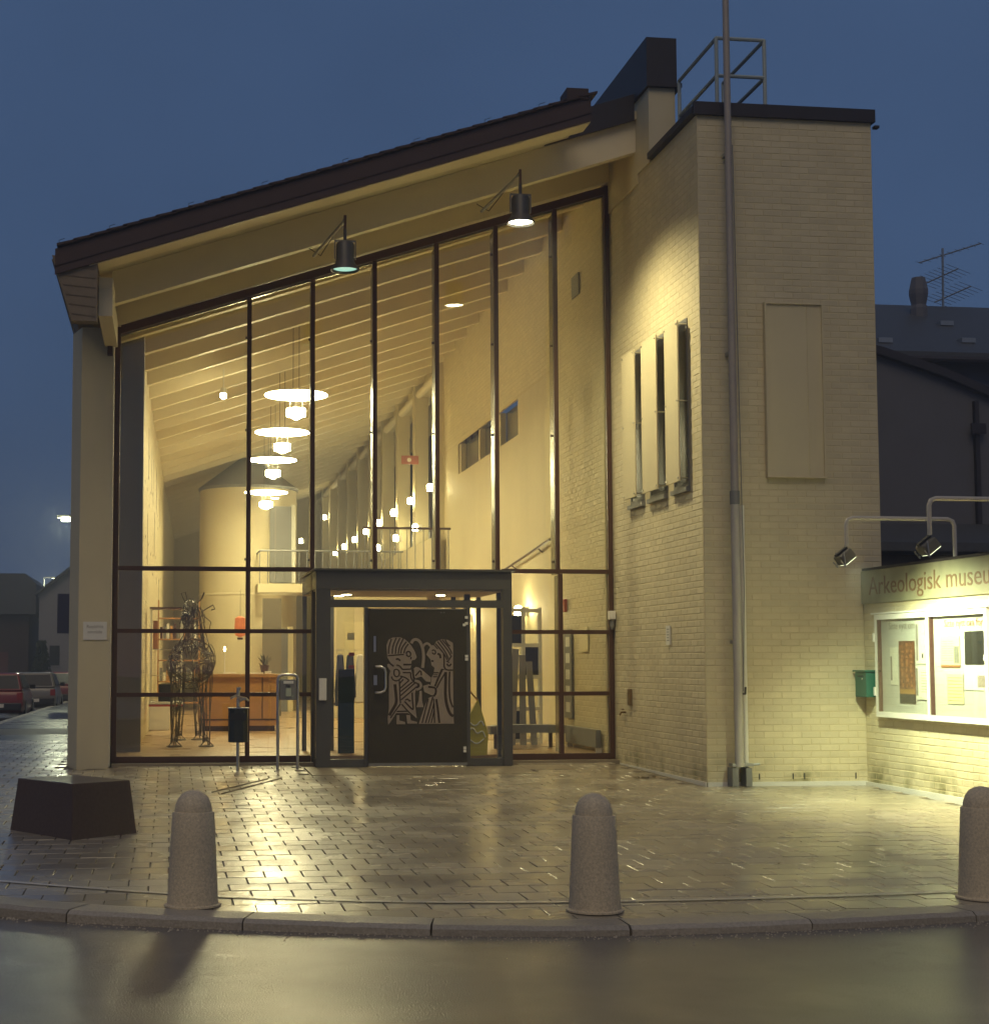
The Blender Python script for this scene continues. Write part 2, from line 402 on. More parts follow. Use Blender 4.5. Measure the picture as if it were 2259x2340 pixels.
for i, (x, y) in enumerate(spots):
    kk = rnd.randrange(7); z = pz(x, y) + rnd.uniform(-.0014, .0014)
    tx, ty = rnd.gauss(0, .0030) + .0123, rnd.gauss(0, .0030)
    if i < NIND:
        share('paver', PME[kk], pavement, (x, y, z), (tx, ty, 0))
    else:
        vs_, fs = PV[kk]; prest.add([(x + p[0], y + p[1], z + p[2] + p[1] * tx - p[0] * ty) for p in vs_], fs)
# vary colour of the far pavers in a few meshes only by noise in the material
tag(prest.build('paver_field', M_paver, pavement, fix=False), 'smaller looking pavers towards the museum', kind='stuff')

# kerb stones
kerb = MB()
kb_pts = [p for p in resample([(a[0], a[1]) for a in KS], .1)]
kerb_o = None
stones = []
step = 10
seg_i = 0
first = True
kroot = None
def kerb_seg(pts, gap=.004):
    m = MB(); n = len(pts); prof = [(0, -.25), (0, .0), (.045, .004), (.25, .002), (.283, -.02), (.292, -.25)]
    rings = []
    for i, p in enumerate(pts):
        d = (pts[min(i + 1, n - 1)] - pts[max(i - 1, 0)]).normalized(); nn = Vector((d.y, -d.x))   # outward to the road
        if i == 0: p = p + d * gap
        if i == n - 1: p = p - d * gap
        jit = rnd.uniform(-.002, .002)
        for (o_, z) in prof:
            q = p + nn * o_; m.v.append((q.x, q.y, kz(p.y) + z + (jit if z > -.1 else 0) + .002))
    k = len(prof)
    for i in range(n - 1):
        for j in range(k - 1): m.f.append((i * k + j, i * k + j + 1, (i + 1) * k + j + 1, (i + 1) * k + j))
    m.f.append(tuple(range(k))); m.f.append(tuple((n - 1) * k + j for j in range(k))[::-1])
    return m
kroot = tag(empty('kerb'), 'granite kerb curving along the road', kind='structure')
i = 0
while i + 3 < len(kb_pts):
    L = 11 if kb_pts[i].y < -6 else 40
    stones.append(kb_pts[i:i + L + 1]); i += L
for s_ in stones:
    if len(s_) > 2: kerb_seg(s_).build('kerb_stone', M_kerb, kroot, smooth=False)
# pale flush strip set in the paving behind the kerb
st = tag(empty('edging_strip'), 'thin pale stone strip set in the paving behind the kerb', kind='structure')
bp_ = resample(BAND, .1)
i = 0
while i + 2 < len(bp_):
    q = bp_[i:i + 11]; i += 10
    if q[0].x < -9.9 or q[-1].x > 6: continue
    m = MB(); n = len(q)
    for k_, p in enumerate(q):
        d = (q[min(k_ + 1, n - 1)] - q[max(k_ - 1, 0)]).normalized(); nn = Vector((-d.y, d.x))
        p2 = p + d * (.003 if k_ == 0 else -.003 if k_ == n - 1 else 0)
        for o_ in (-.03, .03):
            v = p2 + nn * o_; m.v.append((v.x, v.y, gz(p.y) + .0065))
    for k_ in range(n - 1): m.f.append((2 * k_, 2 * k_ + 2, 2 * k_ + 3, 2 * k_ + 1))
    m.build('strip_stone', M_strip, st)
# pale slabs before the door
sl = tag(empty('entrance_slabs'), 'pale stone slabs laid before the entrance door', kind='structure')
for a, b in zip([-4.42, -3.72, -2.99, -2.26, -1.53], [-3.72, -2.99, -2.26, -1.53, -.9]):
    m = bx(a + .004, b - .004, -1.86 if a < -1.6 else -1.3, -.60, -.05, 0.0)
    o = m.build('slab', M_slab, sl); 
    for v in o.data.vertices: v.co.z += gz(v.co.y) + .004
fm = MB().box(-6.95, .05, -.22, .0, -.02, .03)
fm.build('threshold_stone', M_slab, sl)

# ------------------------------------------------------------------ brick faces
BW, BH = .23, .0768
def brick_geo(seed, w, h, depth=.0032):
    r_ = random.Random(seed); j = lambda s=.0016: r_.uniform(-s, s); e = .0035
    a, b, d = w / 2, h / 2, depth
    back = [(-a, 0, -b), (a, 0, -b), (a, 0, b), (-a, 0, b)]
    fr = [(-a + e + j(), -d + j(.0014), -b + e + j()), (a - e + j(), -d + j(.0014), -b + e + j()), (a - e + j(), -d + j(.0014), b - e + j()), (-a + e + j(), -d + j(.0014), b - e + j())]
    return back + fr, [(4, 5, 6, 7), (0, 1, 5, 4), (1, 2, 6, 5), (2, 3, 7, 6), (3, 0, 4, 7)]
BG = [brick_geo(i, BW - .011, BH - .0105) for i in range(6)]
BGH = brick_geo(31, BW / 2 - .011, BH - .0105)
def brick_face(parent, O, u, L, z0, z1, material, nind=0, holes=(), prio=None, start=0.0, label=None, zmax=None):
    me = [MB().add(*b_).mesh('brick', material) for b_ in BG]; meh = MB().add(*BGH).mesh('brick', material)
    ang = math.atan2(u[1], u[0]); lst = []
    k = 0; z = z0 + BH / 2
    while z < z1 - BH * .3:
        t = start + (0 if k % 2 else -BW / 2); cells = []
        while t < L:
            a, b = max(t, 0), min(t + BW, L)
            if b - a > .05: cells.append((a, b))
            t += BW
        for a, b in cells:
            c = (a + b) / 2; top = zmax(c) if zmax else 1e9
            if z + BH / 2 > top: continue
            if any(h[0] < c + (b - a) / 2 - .02 and h[1] > c - (b - a) / 2 + .02 and h[2] < z and h[3] > z for h in holes): continue
            lst.append((c, z, b - a))
        z += BH; k += 1
    if prio: lst.sort(key=prio)
    rest = MB()
    ca, sa = math.cos(ang), math.sin(ang)
    for i, (c, z, wd) in enumerate(lst):
        px, py = O[0] + u[0] * c, O[1] + u[1] * c
        sx = 1 if wd > BW - .01 else (wd - .011) / (BW - .011); kk = rnd.randrange(6)
        if i < nind:
            share('brick', me[kk], parent, (px, py, z), (rnd.gauss(0, .007), 0, ang + rnd.gauss(0, .004)), (sx, 1, 1))
        else:
            vs_, fs = BG[kk]; tl = rnd.gauss(0, .007)
            rest.add([(px + (p[0] * sx) * ca - (p[1] + p[2] * tl) * sa, py + (p[0] * sx) * sa + (p[1] + p[2] * tl) * ca, z + p[2]) for p in vs_], fs)
    if rest.v:
        tag(rest.build('brickwork', material, parent, fix=False), label or 'painted bricks too many to pick apart', kind='stuff')

# ------------------------------------------------------------------ brick tower
tower = thing('brick_tower', 'tall square cream painted brick tower right of the glass hall', 'tower', (0, 0, 0))
TX, TY, TH = 2.19, -3.72, 7.93
bx(0, TX, TY, 4.0, -.3, TH).build('wall', M_mortar, tower)
brick_face(tower, (0, TY), (1, 0), TX, -.04, TH, M_brick, 300, prio=lambda c: c[1], label='painted bricks of the upper tower front')
SL = [(-.90, -1.55), (-1.75, -2.47), (-2.70, -3.30)]
holes = [(3.72 - 3.72 + (-b - .0), 0, 0, 0) for a, b in SL]
holes = [(-a - .02, -b + .02, 3.50, 5.56) for a, b in [(a, b) for a, b in SL]]
brick_face(tower, (0, -.02), (0, -1), 3.70, -.04, TH, M_brick, 0, holes=holes, label='painted bricks of the tower side wall')
# slot windows with screens held off the wall
for a, b in SL:
    wi = bx(-.003, .02, b + .04, a - .04, 3.52, 5.54).build('window', G_dark, tower)
    for (p, q, r_, s_) in ((b + .02, b + .06, 3.5, 5.56), (a - .06, a - .02, 3.5, 5.56)):
        bx(-.012, .01, p, q, r_, s_).build('window_frame', M_grey, wi)
    bx(-.012, .01, b + .06, a - .06, 3.5, 3.545).build('window_frame', M_grey, wi); bx(-.012, .01, b + .06, a - .06, 5.515, 5.56).build('window_frame', M_grey, wi)
    bx(-.055, -.004, b - .0, a + .0, 3.44, 3.495).build('sill', M_grey, wi)
    d = .16 if a > -1 else .18
    sc_ = bx(-.140, -.122, b - .0 + .0, a - .10, 3.56, 5.52).build('sun_screen', M_plaster, tower, bevel=.003)
    for zz in (3.60, 4.54, 5.48):
        for yy in (b + .03, a - .14):
            MB().tube([(-.155, yy, zz), (0, yy, zz)], .010, 6).build('bracket', M_inox, sc_)
# blind panel on the front
pa = bx(.80, 1.48, TY - .05, TY - .007, 3.58, 5.64).build('panel', M_plaster, tower)
for (p, q, r_, s_) in ((.775, .80, 3.56, 5.66), (1.48, 1.505, 3.56, 5.66), (.80, 1.48, 3.56, 3.58), (.80, 1.48, 5.64, 5.66)):
    bx(p, q, TY - .075, TY - .007, r_, s_).build('panel_edge', M_plaster, pa)
bx(1.30, 1.318, TY - .058, TY - .0495, 3.6, 5.62).build('panel_batten', M_plaster, pa)
# flashing round the top
fl = MB(); fl.box(-.05, TX + .04, TY - .05, TY - .002, TH - .01, TH + .145); fl.box(-.06, -.002, TY, -1.99, TH + .02, TH + .10); fl.box(TX + .002, TX + .04, TY, 4, TH - .01, TH + .145)
fl.box(-.002, TX + .002, TY - .002, -1.97, TH + .012, TH + .13); fl.box(.362, TX + .002, -1.97, 4.0, TH + .012, TH + .125)
fl.build('flashing', M_flash, tower)
bx(TX + .03, TX + .09, TY - .05, TY + .02, TH - .08, TH - .05).build('drip', M_flash, tower)
# fittings on the side wall
bx(-.05, -.006, -.86, -.78, .80, 1.02).build('meter_box', mat('rusty_meter', (.16, .10, .03), .6), tower)
tp = MB().tube([(-.006, -.56, .70), (-.07, -.56, .70), (-.09, -.56, .66)], .014, 6); tp.tube([(-.05, -.60, .74), (-.05, -.52, .74)], .01, 6)
tp.build('tap', mat('brass_tap', (.20, .13, .04), .4, metal=.6), tower)
for x in (.62, 1.03, 1.17, 1.80): bx(x, x + .014, TY - .0085, TY - .004, .02, .09).build('weep_slot', M_black, tower)
bx(0.0, TX, TY - .02, TY - .008, -.06, -.005).build('base_seal', M_white, tower)
bx(-.02, -.0082, TY, -.3, -.06, -.004).build('base_seal', M_white, tower)
sg = bx(-.022, -.009, -2.52, -2.36, 1.60, 1.84).build('small_sign', M_paper, None); tag(sg, 'small white paper notice on the tower side wall', 'sign')
for k in range(5): bx(-.0232, -.0225, -2.49 + .01 * (k % 2), -2.40, 1.79 - k * .035, 1.80 - k * .035).build('print_line', M_grey, sg)
bv = thing('bell_box', 'small white sensor box beside the glass wall frame', 'box'); 
bx(-.10, -.0085, -.16, -.06, 1.98, 2.10).build('case', M_white, bv, bevel=.008); MB().lathe([(.03, 0), (.035, -.10), (.02, -.14)], 10, (-.05, -.11, 1.98)).build('lens', M_grey, bv)
# roof railing on the tower
rl = thing('roof_railing', 'thin steel guard railing on top of the brick tower', 'railing')
A, B, Cc, D_ = (.36, -3.45), (.37, -2.05), (.97, -2.05), (.97, -3.45)
for p in (A, B, Cc, D_): MB().tube([(p[0], p[1], TH + .13), (p[0], p[1], TH + 1.07)], .026, 8).build('post', M_rail, rl)
for zz in (TH + 1.07, TH + .60):
    for p, q in ((A, B), (A, D_), (Cc, D_)): MB().tube([(p[0], p[1], zz), (q[0], q[1], zz)], .024, 8).build('rail', M_rail, rl)
# flag pole in front of the tower
fp = thing('flagpole', 'tall grey metal pole clamped to the tower front', 'pole', (.33, TY - .16, 0))
MB().tube([(0, 0, .18), (0, 0, 3.3)], .052, 16).build('lower_tube', M_arm, fp, smooth=True)
MB().tube([(0, 0, 3.3), (-.01, 0, 12.5)], [.046, .034], 16).build('upper_tube', mat('pole_upper', (.36, .32, .28), .5, metal=.1, var=.1), fp, smooth=True)
MB().tube([(0, 0, 3.22), (0, 0, 3.38)], .058, 16).build('collar', M_grey, fp)
MB().tube([(.11, .08, .10), (.11, .08, 3.22)], .030, 12).build('side_pipe', M_white, fp, smooth=True)
m = MB(); m.box(-.09, .16, -.02, .10, .185, .22); m.tube([(.1, 0, .20), (.24, 0, .21)], .014, 8); m.build('clamp', M_galv, fp)
m = MB(); m.box(-.10, -.03, -.05, .12, -.04, .17); m.box(.06, .13, -.05, .12, -.04, .17); m.build('foot_bracket', M_grey, fp)
MB().tube([(.05, -.03, 1.05), (.07, -.06, 2.2), (.05, -.06, 4.5), (.03, -.045, 7.5)], .006, 6).build('halyard', M_grey, fp)
MB().tube([(.05, .0, 1.02), (.05, -.09, 1.02), (.05, -.10, 1.10)], .012, 6).build('cleat', M_black, fp)
for zz in (1.6, 5.0, 7.4): bx(-.03, .03, .04, .153, zz, zz + .04).build('wall_clamp', M_galv, fp)

# ------------------------------------------------------------------ notice wall
NX = 1.95
nw = thing('notice_wall', 'low cream brick wall carrying the museum sign and display case', 'wall')
bx(NX, NX + .3, -9.0, TY - .009, -.4, 2.46).build('wall', M_mortar, nw)
brick_face(nw, (NX, TY - .01), (0, -1), 5.2, -.05, 2.04, M_brick, 300, prio=lambda c: abs(c[0] - 1.2) * .9 + c[1] * .5, label='painted bricks at the far end of the low wall')
bx(NX - .012, NX + .32, -9.0, TY - .01, 2.462, 2.49).build('coping', M_flash, nw)
bx(NX - .03, NX - .0085, -9.0, TY - .02, -.10, -.012).build('base_seal', M_white, nw)
ns = thing('museum_sign', 'olive sign board lettered Arkeologisk museum along the low wall', 'sign')
bx(NX - .035, NX - .0085, -9.0, TY - .03, 2.07, 2.455).build('board', M_sign, ns)
RSIDE = (R(90), 0, R(-90))
text('lettering', 'Arkeologisk museum', M_let, ns, (NX - .036, -3.95, 2.17), .30, RSIDE, .002, 1.16)
dc = thing('display_case', 'white framed glazed notice case on the low wall', 'display case')
CY0, CY1, CZ0, CZ1 = -4.17, -6.62, .76, 1.93
bx(NX - .03, NX - .009, CY1, CY0, CZ0, CZ1).build('back_board', M_board, dc)
for (p, q, r_, s_) in ((CY0 - .05, CY0, CZ0, CZ1), (CY1, CY1 + .05, CZ0, CZ1), (CY1 + .05, CY0 - .05, CZ0, CZ0 + .06), (CY1 + .05, CY0 - .05, CZ1 - .06, CZ1)):
    bx(NX - .085, NX - .009, p, q, r_, s_).build('frame', M_white, dc)
bx(NX - .087, NX - .031, -5.435, -5.385, CZ0 + .061, CZ1 - .061).build('mullion', M_white, dc)
MM = mat('maroon_jamb', (.10, .025, .02), .5)
for y in (CY0 - .051, -5.436): bx(NX - .075, NX - .031, y - .012, y - .001, CZ0 + .061, CZ1 - .061).build('jamb', MM, dc)
bx(NX - .098, NX - .009, CY1 - .05, CY0 + .06, CZ1 + .003, CZ1 + .022).build('rain_hood', M_white, dc)
for a, b in ((CY0 - .05, -5.385), (-5.435, CY1 + .05)): bx(NX - .0835, NX - .0795, b, a, CZ0 + .061, CZ1 - .061).build('pane', G_clear, dc)
for z in (1.62, 1.0): bx(NX - .095, NX - .04, CY0 + .001, CY0 + .035, z, z + .10).build('hinge', M_white, dc)
M_txt = mat('grey_print', (.25, .22, .18), .6); M_rtx = mat('reddish_print', (.34, .16, .09), .6)
text('heading', 'Siste nytt om fortiden', M_txt, dc, (NX - .0335, -4.42, 1.755), .115, RSIDE, .0008)
text('heading', 'Siste nytt om fortiden', M_rtx, dc, (NX - .0335, -5.68, 1.755), .115, RSIDE, .0008)
def poster(name, label, y0, y1, z0, z1, m_, off=.036):
    o = bx(NX - off - .002, NX - off, y1, y0, z0, z1).build(name, m_); tag(o, label, 'poster'); return o
OFF = .038
p = poster('poster', 'narrow white leaflet at the left of the display case', -4.45, -4.63, 1.13, 1.55, M_paper)
bx(NX - .0385, NX - .0382, -4.63 + .135, -4.455, 1.18, 1.45).build('picture', mat('leaflet_pic', (.25, .22, .2), .6, var=.5, scale=9), p)
M_art = mat('carved_wood_picture', (.16, .060, .022), .55, var=.9, scale=16)
p = poster('poster', 'tall brown poster of a wood carving in the display case', -4.66, -5.03, .93, 1.62, M_art)
bx(NX - .0386, NX - .0382, -5.03, -4.66, .93, 1.03).build('caption_band', mat('dark_caption', (.03, .028, .025), .6), p); bx(NX - .0386, NX - .0382, -5.03, -4.66, 1.035, 1.085).build('yellow_band', mat('ochre', (.34, .18, .05), .6), p)
for k in range(26):
    zz = 1.10 + (k % 9) * .055 + rnd.uniform(0, .02); yy = -4.70 - (k // 9) * .105 - rnd.uniform(0, .03)
    bx(NX - .0392, NX - .0387, yy - rnd.uniform(.02, .06), yy, zz, zz + rnd.uniform(.02, .045)).build('carving', mat('carving_light', (.36, .15, .06), .55), p)
p = poster('poster', 'white sheet overlapping the heading in the display case', -5.07, -5.34, 1.37, 1.90 - .06, M_paper, .040)
bx(NX - .0430, NX - .0425, -5.12, -5.075, 1.40, 1.80).build('picture', MATS['leaflet_pic'], p); bx(NX - .0430, NX - .0425, -5.23, -5.20, 1.43, 1.48).build('mark', M_black, p)
p = poster('poster', 'white sheet with printed lines low in the display case', -5.05, -5.36, .98, 1.34, M_paper, .040)
bx(NX - .0430, NX - .0425, -5.10, -5.055, 1.02, 1.32).build('picture', MATS['leaflet_pic'], p)
for k in range(8): bx(NX - .0430, NX - .0425, -5.33 + .02 * (k % 3), -5.17, 1.27 - k * .03, 1.276 - k * .03).build('print_line', M_txt, p)
p = poster('poster', 'cream newspaper page pinned at upper right of display case', -5.60, -6.00, 1.33, 1.66, M_ypaper)
bx(NX - .0386, NX - .0382, -6.0, -5.60, 1.33, 1.355).build('foot_band', mat('brown_band', (.30, .13, .05), .6), p); bx(NX - .0386, NX - .0382, -5.985, -5.88, 1.37, 1.55).build('picture', mat('news_pic', (.2, .19, .17), .6, var=.7, scale=40), p)
for k in range(9):
    for c in range(2): bx(NX - .0386, NX - .0382, -5.74 - c * .13, -5.63 - c * .13, 1.60 - k * .025, 1.606 - k * .025).build('print_line', mat('faint_print', (.45, .38, .22), .6), p)
p = poster('poster', 'cream printed programme sheet below the newspaper page', -5.72, -6.05, .95, 1.26, M_ypaper)
for k in range(8): bx(NX - .0386, NX - .0382, -6.03, -5.74, 1.22 - k * .034, 1.226 - k * .034).build('print_line', mat('olive_print', (.30, .24, .06), .6), p)
p = poster('poster', 'black and white poster at the right of display case', -6.10, -6.55, 1.36, 1.70, mat('black_poster', (.02, .02, .019), .4))
bx(NX - .0386, NX - .0382, -6.54, -6.46, 1.40, 1.46).build('white_label', M_paper, p)
p = poster('poster', 'white sheet with small sketch under the black poster', -6.08, -6.55, 1.10, 1.355, M_paper)
bx(NX - .0386, NX - .0382, -6.53, -6.34, 1.13, 1.25).build('sketch', mat('sketch_ink', (.30, .25, .22), .6, var=.9, scale=60), p)
mb = thing('mailbox', 'small green metal letter box on the notice wall', 'mailbox')
bx(NX - .16, NX - .012, -4.09, -3.80, .98, 1.27).build('body', M_green, mb, bevel=.006)
bx(NX - .185, NX - .010, -4.11, -3.785, 1.272, 1.292).build('lid', M_green, mb, bevel=.004)
bx(NX - .1635, NX - .1605, -4.02, -3.87, 1.215, 1.228).build('slot', M_black, mb); MB().tube([(NX - .166, -3.99, 1.19), (NX - .16, -3.99, 1.19)], .012, 8).build('lock', M_inox, mb)

E_flood = emis('flood_lens', (.90, 1.0, .62), 2.0)
def board_lamp(label, y, zt, zb):
    t = thing('sign_lamp', label, 'lamp', (NX + .05, y, 2.46), 0, 'lamps reaching over the notice wall')
    r_ = .024; xo = -1.20 if y > -6.5 else -1.06; h = zt - 2.46
    arc = [(0, 0, 0), (0, 0, h - .07), (-.02, 0, h - .02), (-.07, 0, h), (xo + .07, 0, h), (xo + .02, 0, h - .02), (xo, 0, h - .07), (xo, 0, zb - 2.46 + .13)]
    MB().tube(arc, r_ * .9, 10).build('pipe', M_arm, t, smooth=True)
    m = MB(); m.box(-.10, .10, -.11, .11, -.07, .07)
    hd = m.build('housing', mat('flood_case', (.10, .095, .08), .5), t, bevel=.02); hd.location = (xo - .02, 0, zb - 2.46 + .02); hd.rotation_euler = (0, R(-38), 0); hd.scale = (.8, .8, .8)
    m = MB(); m.box(-.085, .085, -.095, .095, -.074, -.071); m.build('lens', E_flood, hd)
    for q_ in (-.12, .12): MB().tube([(-.12, q_, .02), (-.12, q_, -.08), (-.02, q_, .09)], .010, 6).build('bracket', M_galv, hd)
    bx(-.09, .09, -.04, .04, .071, .10).build('ballast', M_black, hd)
    d = Vector((.50, 0, -.86))
    l = lamp('bulb', 'SPOT', t, (xo + .02, 0, zb - 2.46 - .05), 500, (.88, 1.0, .62), .06, spot=140, blend=1.0)
    l.rotation_euler = d.to_track_quat('-Z', 'Y').to_euler()
    return t
board_lamp('outer floodlight arm nearer the brick tower over notice wall', -5.80, 2.89, 2.46)
t2 = board_lamp('floodlight arm farther right over the notice wall', -7.3, 2.94, 2.46)
for ch in t2.children:
    if ch.type == 'LIGHT': ch.data.energy = 320; ch.data.color = (1.0, .87, .56)

# ------------------------------------------------------------------ museum hall
hall = thing('museum_hall', 'lit museum hall with lean-to tiled roof and glazed gable end', 'building')
def zb(x): return 5.96 + .3305 * (x + 6.97)
SH = .012
def lwx(y): return -6.67 + .016 * max(0, y - 2)
def rwx(y): return -.088 + SH * .5 * max(0, y)
YE = 42.0
# left wall (angled inner face), pier and corner pillar
m = MB().hexa([(-7.3, 2, 0), (lwx(2), 2, 0), (lwx(YE), YE, 0), (-7.3, YE, 0), (-7.3, 2, 6.35), (lwx(2), 2, 6.35), (lwx(YE), YE, 6.35), (-7.3, YE, 6.35)])
m.build('left_wall', M_mortar, hall)
uu = Vector((lwx(30) - lwx(2), 28)).normalized()
brick_face(hall, (lwx(2.02) + .001, 2.02), (uu.x, uu.y), 28, .12, 6.3, M_ibrick, 60, prio=lambda c: abs(c[0] - .8) * 2 + abs(c[1] - 1.2), label='cream bricks of the left inner wall')
bx(-7.3, -6.60, 1.35, 1.998, .1, 6.2).build('pier', M_dgrey, hall)  # grey colour carries the shade of the face turned from the hall lamps
m = MB().prism([(-7.55, .15), (-7.40, -.32), (-6.985, -.32), (-6.985, .15)], 'z', -.35, 5.88); m.build('corner_pillar', M_plaster, hall)
bx(-6.984, -6.972, -.30, .10, 0, 5.85).build('pillar_reveal', M_white, hall)
pl = thing('plaque', 'small pale smoke-free notice plate on the corner pillar', 'sign', (-7.18, -.325, 1.80))
bx(-.155, .155, -.012, 0, -.12, .12).build('plate', M_paper, pl)
text('lettering', 'Røykfritt', M_txt, pl, (0, -.0125, .035), .062, (R(90), 0, 0), .0006, align='CENTER'); text('lettering', 'område', M_txt, pl, (0, -.0125, -.035), .062, (R(90), 0, 0), .0006, align='CENTER')
# right wall: brick near the glass, plaster further in, opening band above the stair
def wallseg(y0, y1, z0, z1, m_, name='right_wall', th=.29):
    a, b = rwx(y0), rwx(y1)
    return MB().hexa([(a, y0, z0), (0.29 if y0 > 4 else -.005, y0, z0), (.29 if y0 > 4 else -.005, y1, z0), (b, y1, z0), (a, y0, z1), (.29 if y0 > 4 else -.005, y0, z1), (.29 if y0 > 4 else -.005, y1, z1), (b, y1, z1)]).build(name, m_, hall)
wallseg(.045, 2.9, .1, 8.5, M_mortar)
wallseg(2.9, 14.2, .1, 5.44, M_plaster); wallseg(2.9, 5.6, 5.44, 6.10, M_plaster); wallseg(11.5, 14.2, 5.44, 6.10, M_plaster); wallseg(2.9, 14.2, 6.10, 8.6, M_mortar)
uu = Vector((-(rwx(2.88) - rwx(.06)), -2.82)).normalized()
brick_face(hall, (rwx(2.88) - .001, 2.88), (uu.x, uu.y), 2.82, .12, 8.2, M_ibrick, 240, prio=lambda c: c[1], label='cream bricks of the right inner wall', zmax=lambda c: zb(-.3) + .38)
uu = Vector((-(rwx(14.2) - rwx(2.9)), -11.3)).normalized()
brick_face(hall, (rwx(14.2) - .001, 14.2), (uu.x, uu.y), 11.3, 6.14, 8.5, M_ibrick, 0, label='cream bricks above the stair wall', zmax=lambda c: zb(-.2) + .38)
# internal window band over the stair
for k, (a, b) in enumerate(((5.65, 7.2), (7.4, 9.2), (9.4, 11.3))):
    wd = MB().hexa([(rwx(a) + .14, a, 5.45), (rwx(a) + .15, a, 5.45), (rwx(b) + .15, b, 5.45), (rwx(b) + .14, b, 5.45), (rwx(a) + .14, a, 6.09), (rwx(a) + .15, a, 6.09), (rwx(b) + .15, b, 6.09), (rwx(b) + .14, b, 6.09)]).build('inner_window', mat('inner_window_glass', (.15, .14, .115), .2), hall)
    bx(rwx(b) + .02, rwx(b) + .13, b - .0, b + .12, 5.45, 6.09).build('window_post', M_plaster, wd)
bx(-.04, .2, 5.6, 5.64, 5.45, 6.09).build('window_jamb', M_plaster, hall)
# gallery with columns and tall windows beyond
bx(.95, 1.1, 13, YE, 0, 9).build('outer_wall', M_plaster, hall)
bx(-.2, 1.0, 13.0, YE, 3.05, 3.25).build('gallery_slab', M_plaster, hall)
bx(-.28, -.16, 13.0, YE, 3.0, 4.22).build('gallery_parapet', M_plaster, hall)
for k in range(10):
    y = 13.3 + 2.9 * k
    bx(-.22, .12, y, y + .34, 3.25, 8.7).build('column', M_plaster, hall)
    wd = bx(.90, .945, y + .5, y + 2.75, 4.15, 7.6).build('tall_window', G_dark, hall)
    for q in (.5, 1.22, 1.95, 2.68): bx(.86, .90, y + q, y + q + .07, 4.15, 7.6).build('window_bar', M_frame, wd)
    MB().tube([(-.1, y + .34, 8.0 + .0), (-.1, y + 2.9, 8.0)], .10, 10).build('edge_beam', M_raft, hall)
bx(-7.2, 1.1, YE, YE + .2, 0, 9).build('end_wall', M_plaster, hall)
bx(-2.95, -.30, 14.0, 14.15, .1, 3.0).build('partition', M_plaster, hall)
pw = bx(-2.2, -1.3, 13.97, 13.998, .1, 2.3).build('partition_door', M_ypaper, hall)
for k in range(46):
    y = rnd.uniform(2.8, 17); z = rnd.choice([1.2, 2.3, 3.1, 3.4, 4.2, 4.5, 5.0]) + rnd.choice([0, BH, 2 * BH]) ; x = lwx(y)
    hgt = rnd.choice([.05, .05, .06, .9]) if y > 6 else .055
    bx(x + .001, x + .0075, y, y + .16, z, z + hgt).build('acoustic_slot', M_frame, hall)
# roof: rafters, boarded deck, verge, tiles
RY = [-1.3, .0] + [1.05 + 1.35 * k for k in range(30)]
for y in RY:
    xa, xb = -7.0, (-.02 if y < 3 else rwx(y) + .02)
    t = .075 if y != 0 else .10
    hgt = .43
    if y < 0: xa = -6.97
    m = MB().hexa([(xa, y - t, zb(xa)), (xb, y - t, zb(xb)), (xb, y + t, zb(xb)), (xa, y + t, zb(xa)), (xa, y - t, zb(xa) + hgt), (xb, y - t, zb(xb) + hgt), (xb, y + t, zb(xb) + hgt), (xa, y + t, zb(xa) + hgt)])
    m.build('rafter', M_raft, hall)
def slab(x0, x1, y0, y1, d0, d1):
    return MB().hexa([(x0, y0, zb(x0) + d0), (x1, y0, zb(x1) + d0), (x1, y1, zb(x1) + d0), (x0, y1, zb(x0) + d0), (x0, y0, zb(x0) + d1), (x1, y0, zb(x1) + d1), (x1, y1, zb(x1) + d1), (x0, y1, zb(x0) + d1)])
roof = slab(-7.62, -.02, -1.44, YE, .435, .55).build('roof', M_ceil, hall)
slab(-7.62, -.985, -2.20, -1.445, .435, .55).build('overhang_deck', M_ceil, roof)
slab(-7.20, -.985, -2.585, -2.23, .255, .43).build('verge_box', M_raft, roof)
slab(-7.60, -.985, -2.62, -2.588, .265, .575).build('verge_board', M_tile, roof); slab(-7.61, -.98, -2.632, -2.6205, .36, .375).build('verge_lap', M_tile, roof)
slab(-1.3, -.06, -1.47, -1.445, .42, .78).build('end_flashing', M_flash, roof)
n = 34
for k in range(n):
    a = -7.58 + k * (6.62 / n); b = a + 6.62 / n + .05
    for j, (y0, y1) in enumerate(((-2.66, -2.36), (-2.35, -2.05))):
        m = MB().hexa([(a, y0, zb(a) + .600), (b, y0, zb(b) + .585), (b, y1, zb(b) + .585), (a, y1, zb(a) + .600), (a, y0, zb(a) + .628), (b, y0, zb(b) + .613), (b, y1, zb(b) + .613), (a, y1, zb(a) + .628)])
        m.build('roof_tile', M_tile, roof)
slab(-7.62, -.985, -2.04, YE, .56, .62).build('tile_field', M_tile, roof)
# small wires and clips sticking up along the verge
for k, x in enumerate((-7.55, -6.95, -6.0, -5.1, -4.1, -3.2, -2.3, -1.6)):
    z = zb(x) + .62; MB().tube([(x, -2.45, z), (x - .02, -2.45, z + .09), (x + .05, -2.5, z + .10)], .004, 5).build('wire_clip', M_black, roof)
bx(-1.30, -1.02, -2.64, -2.3, zb(-1.2) + .60, zb(-1.2) + .74).build('end_cap_tile', M_tile, roof)
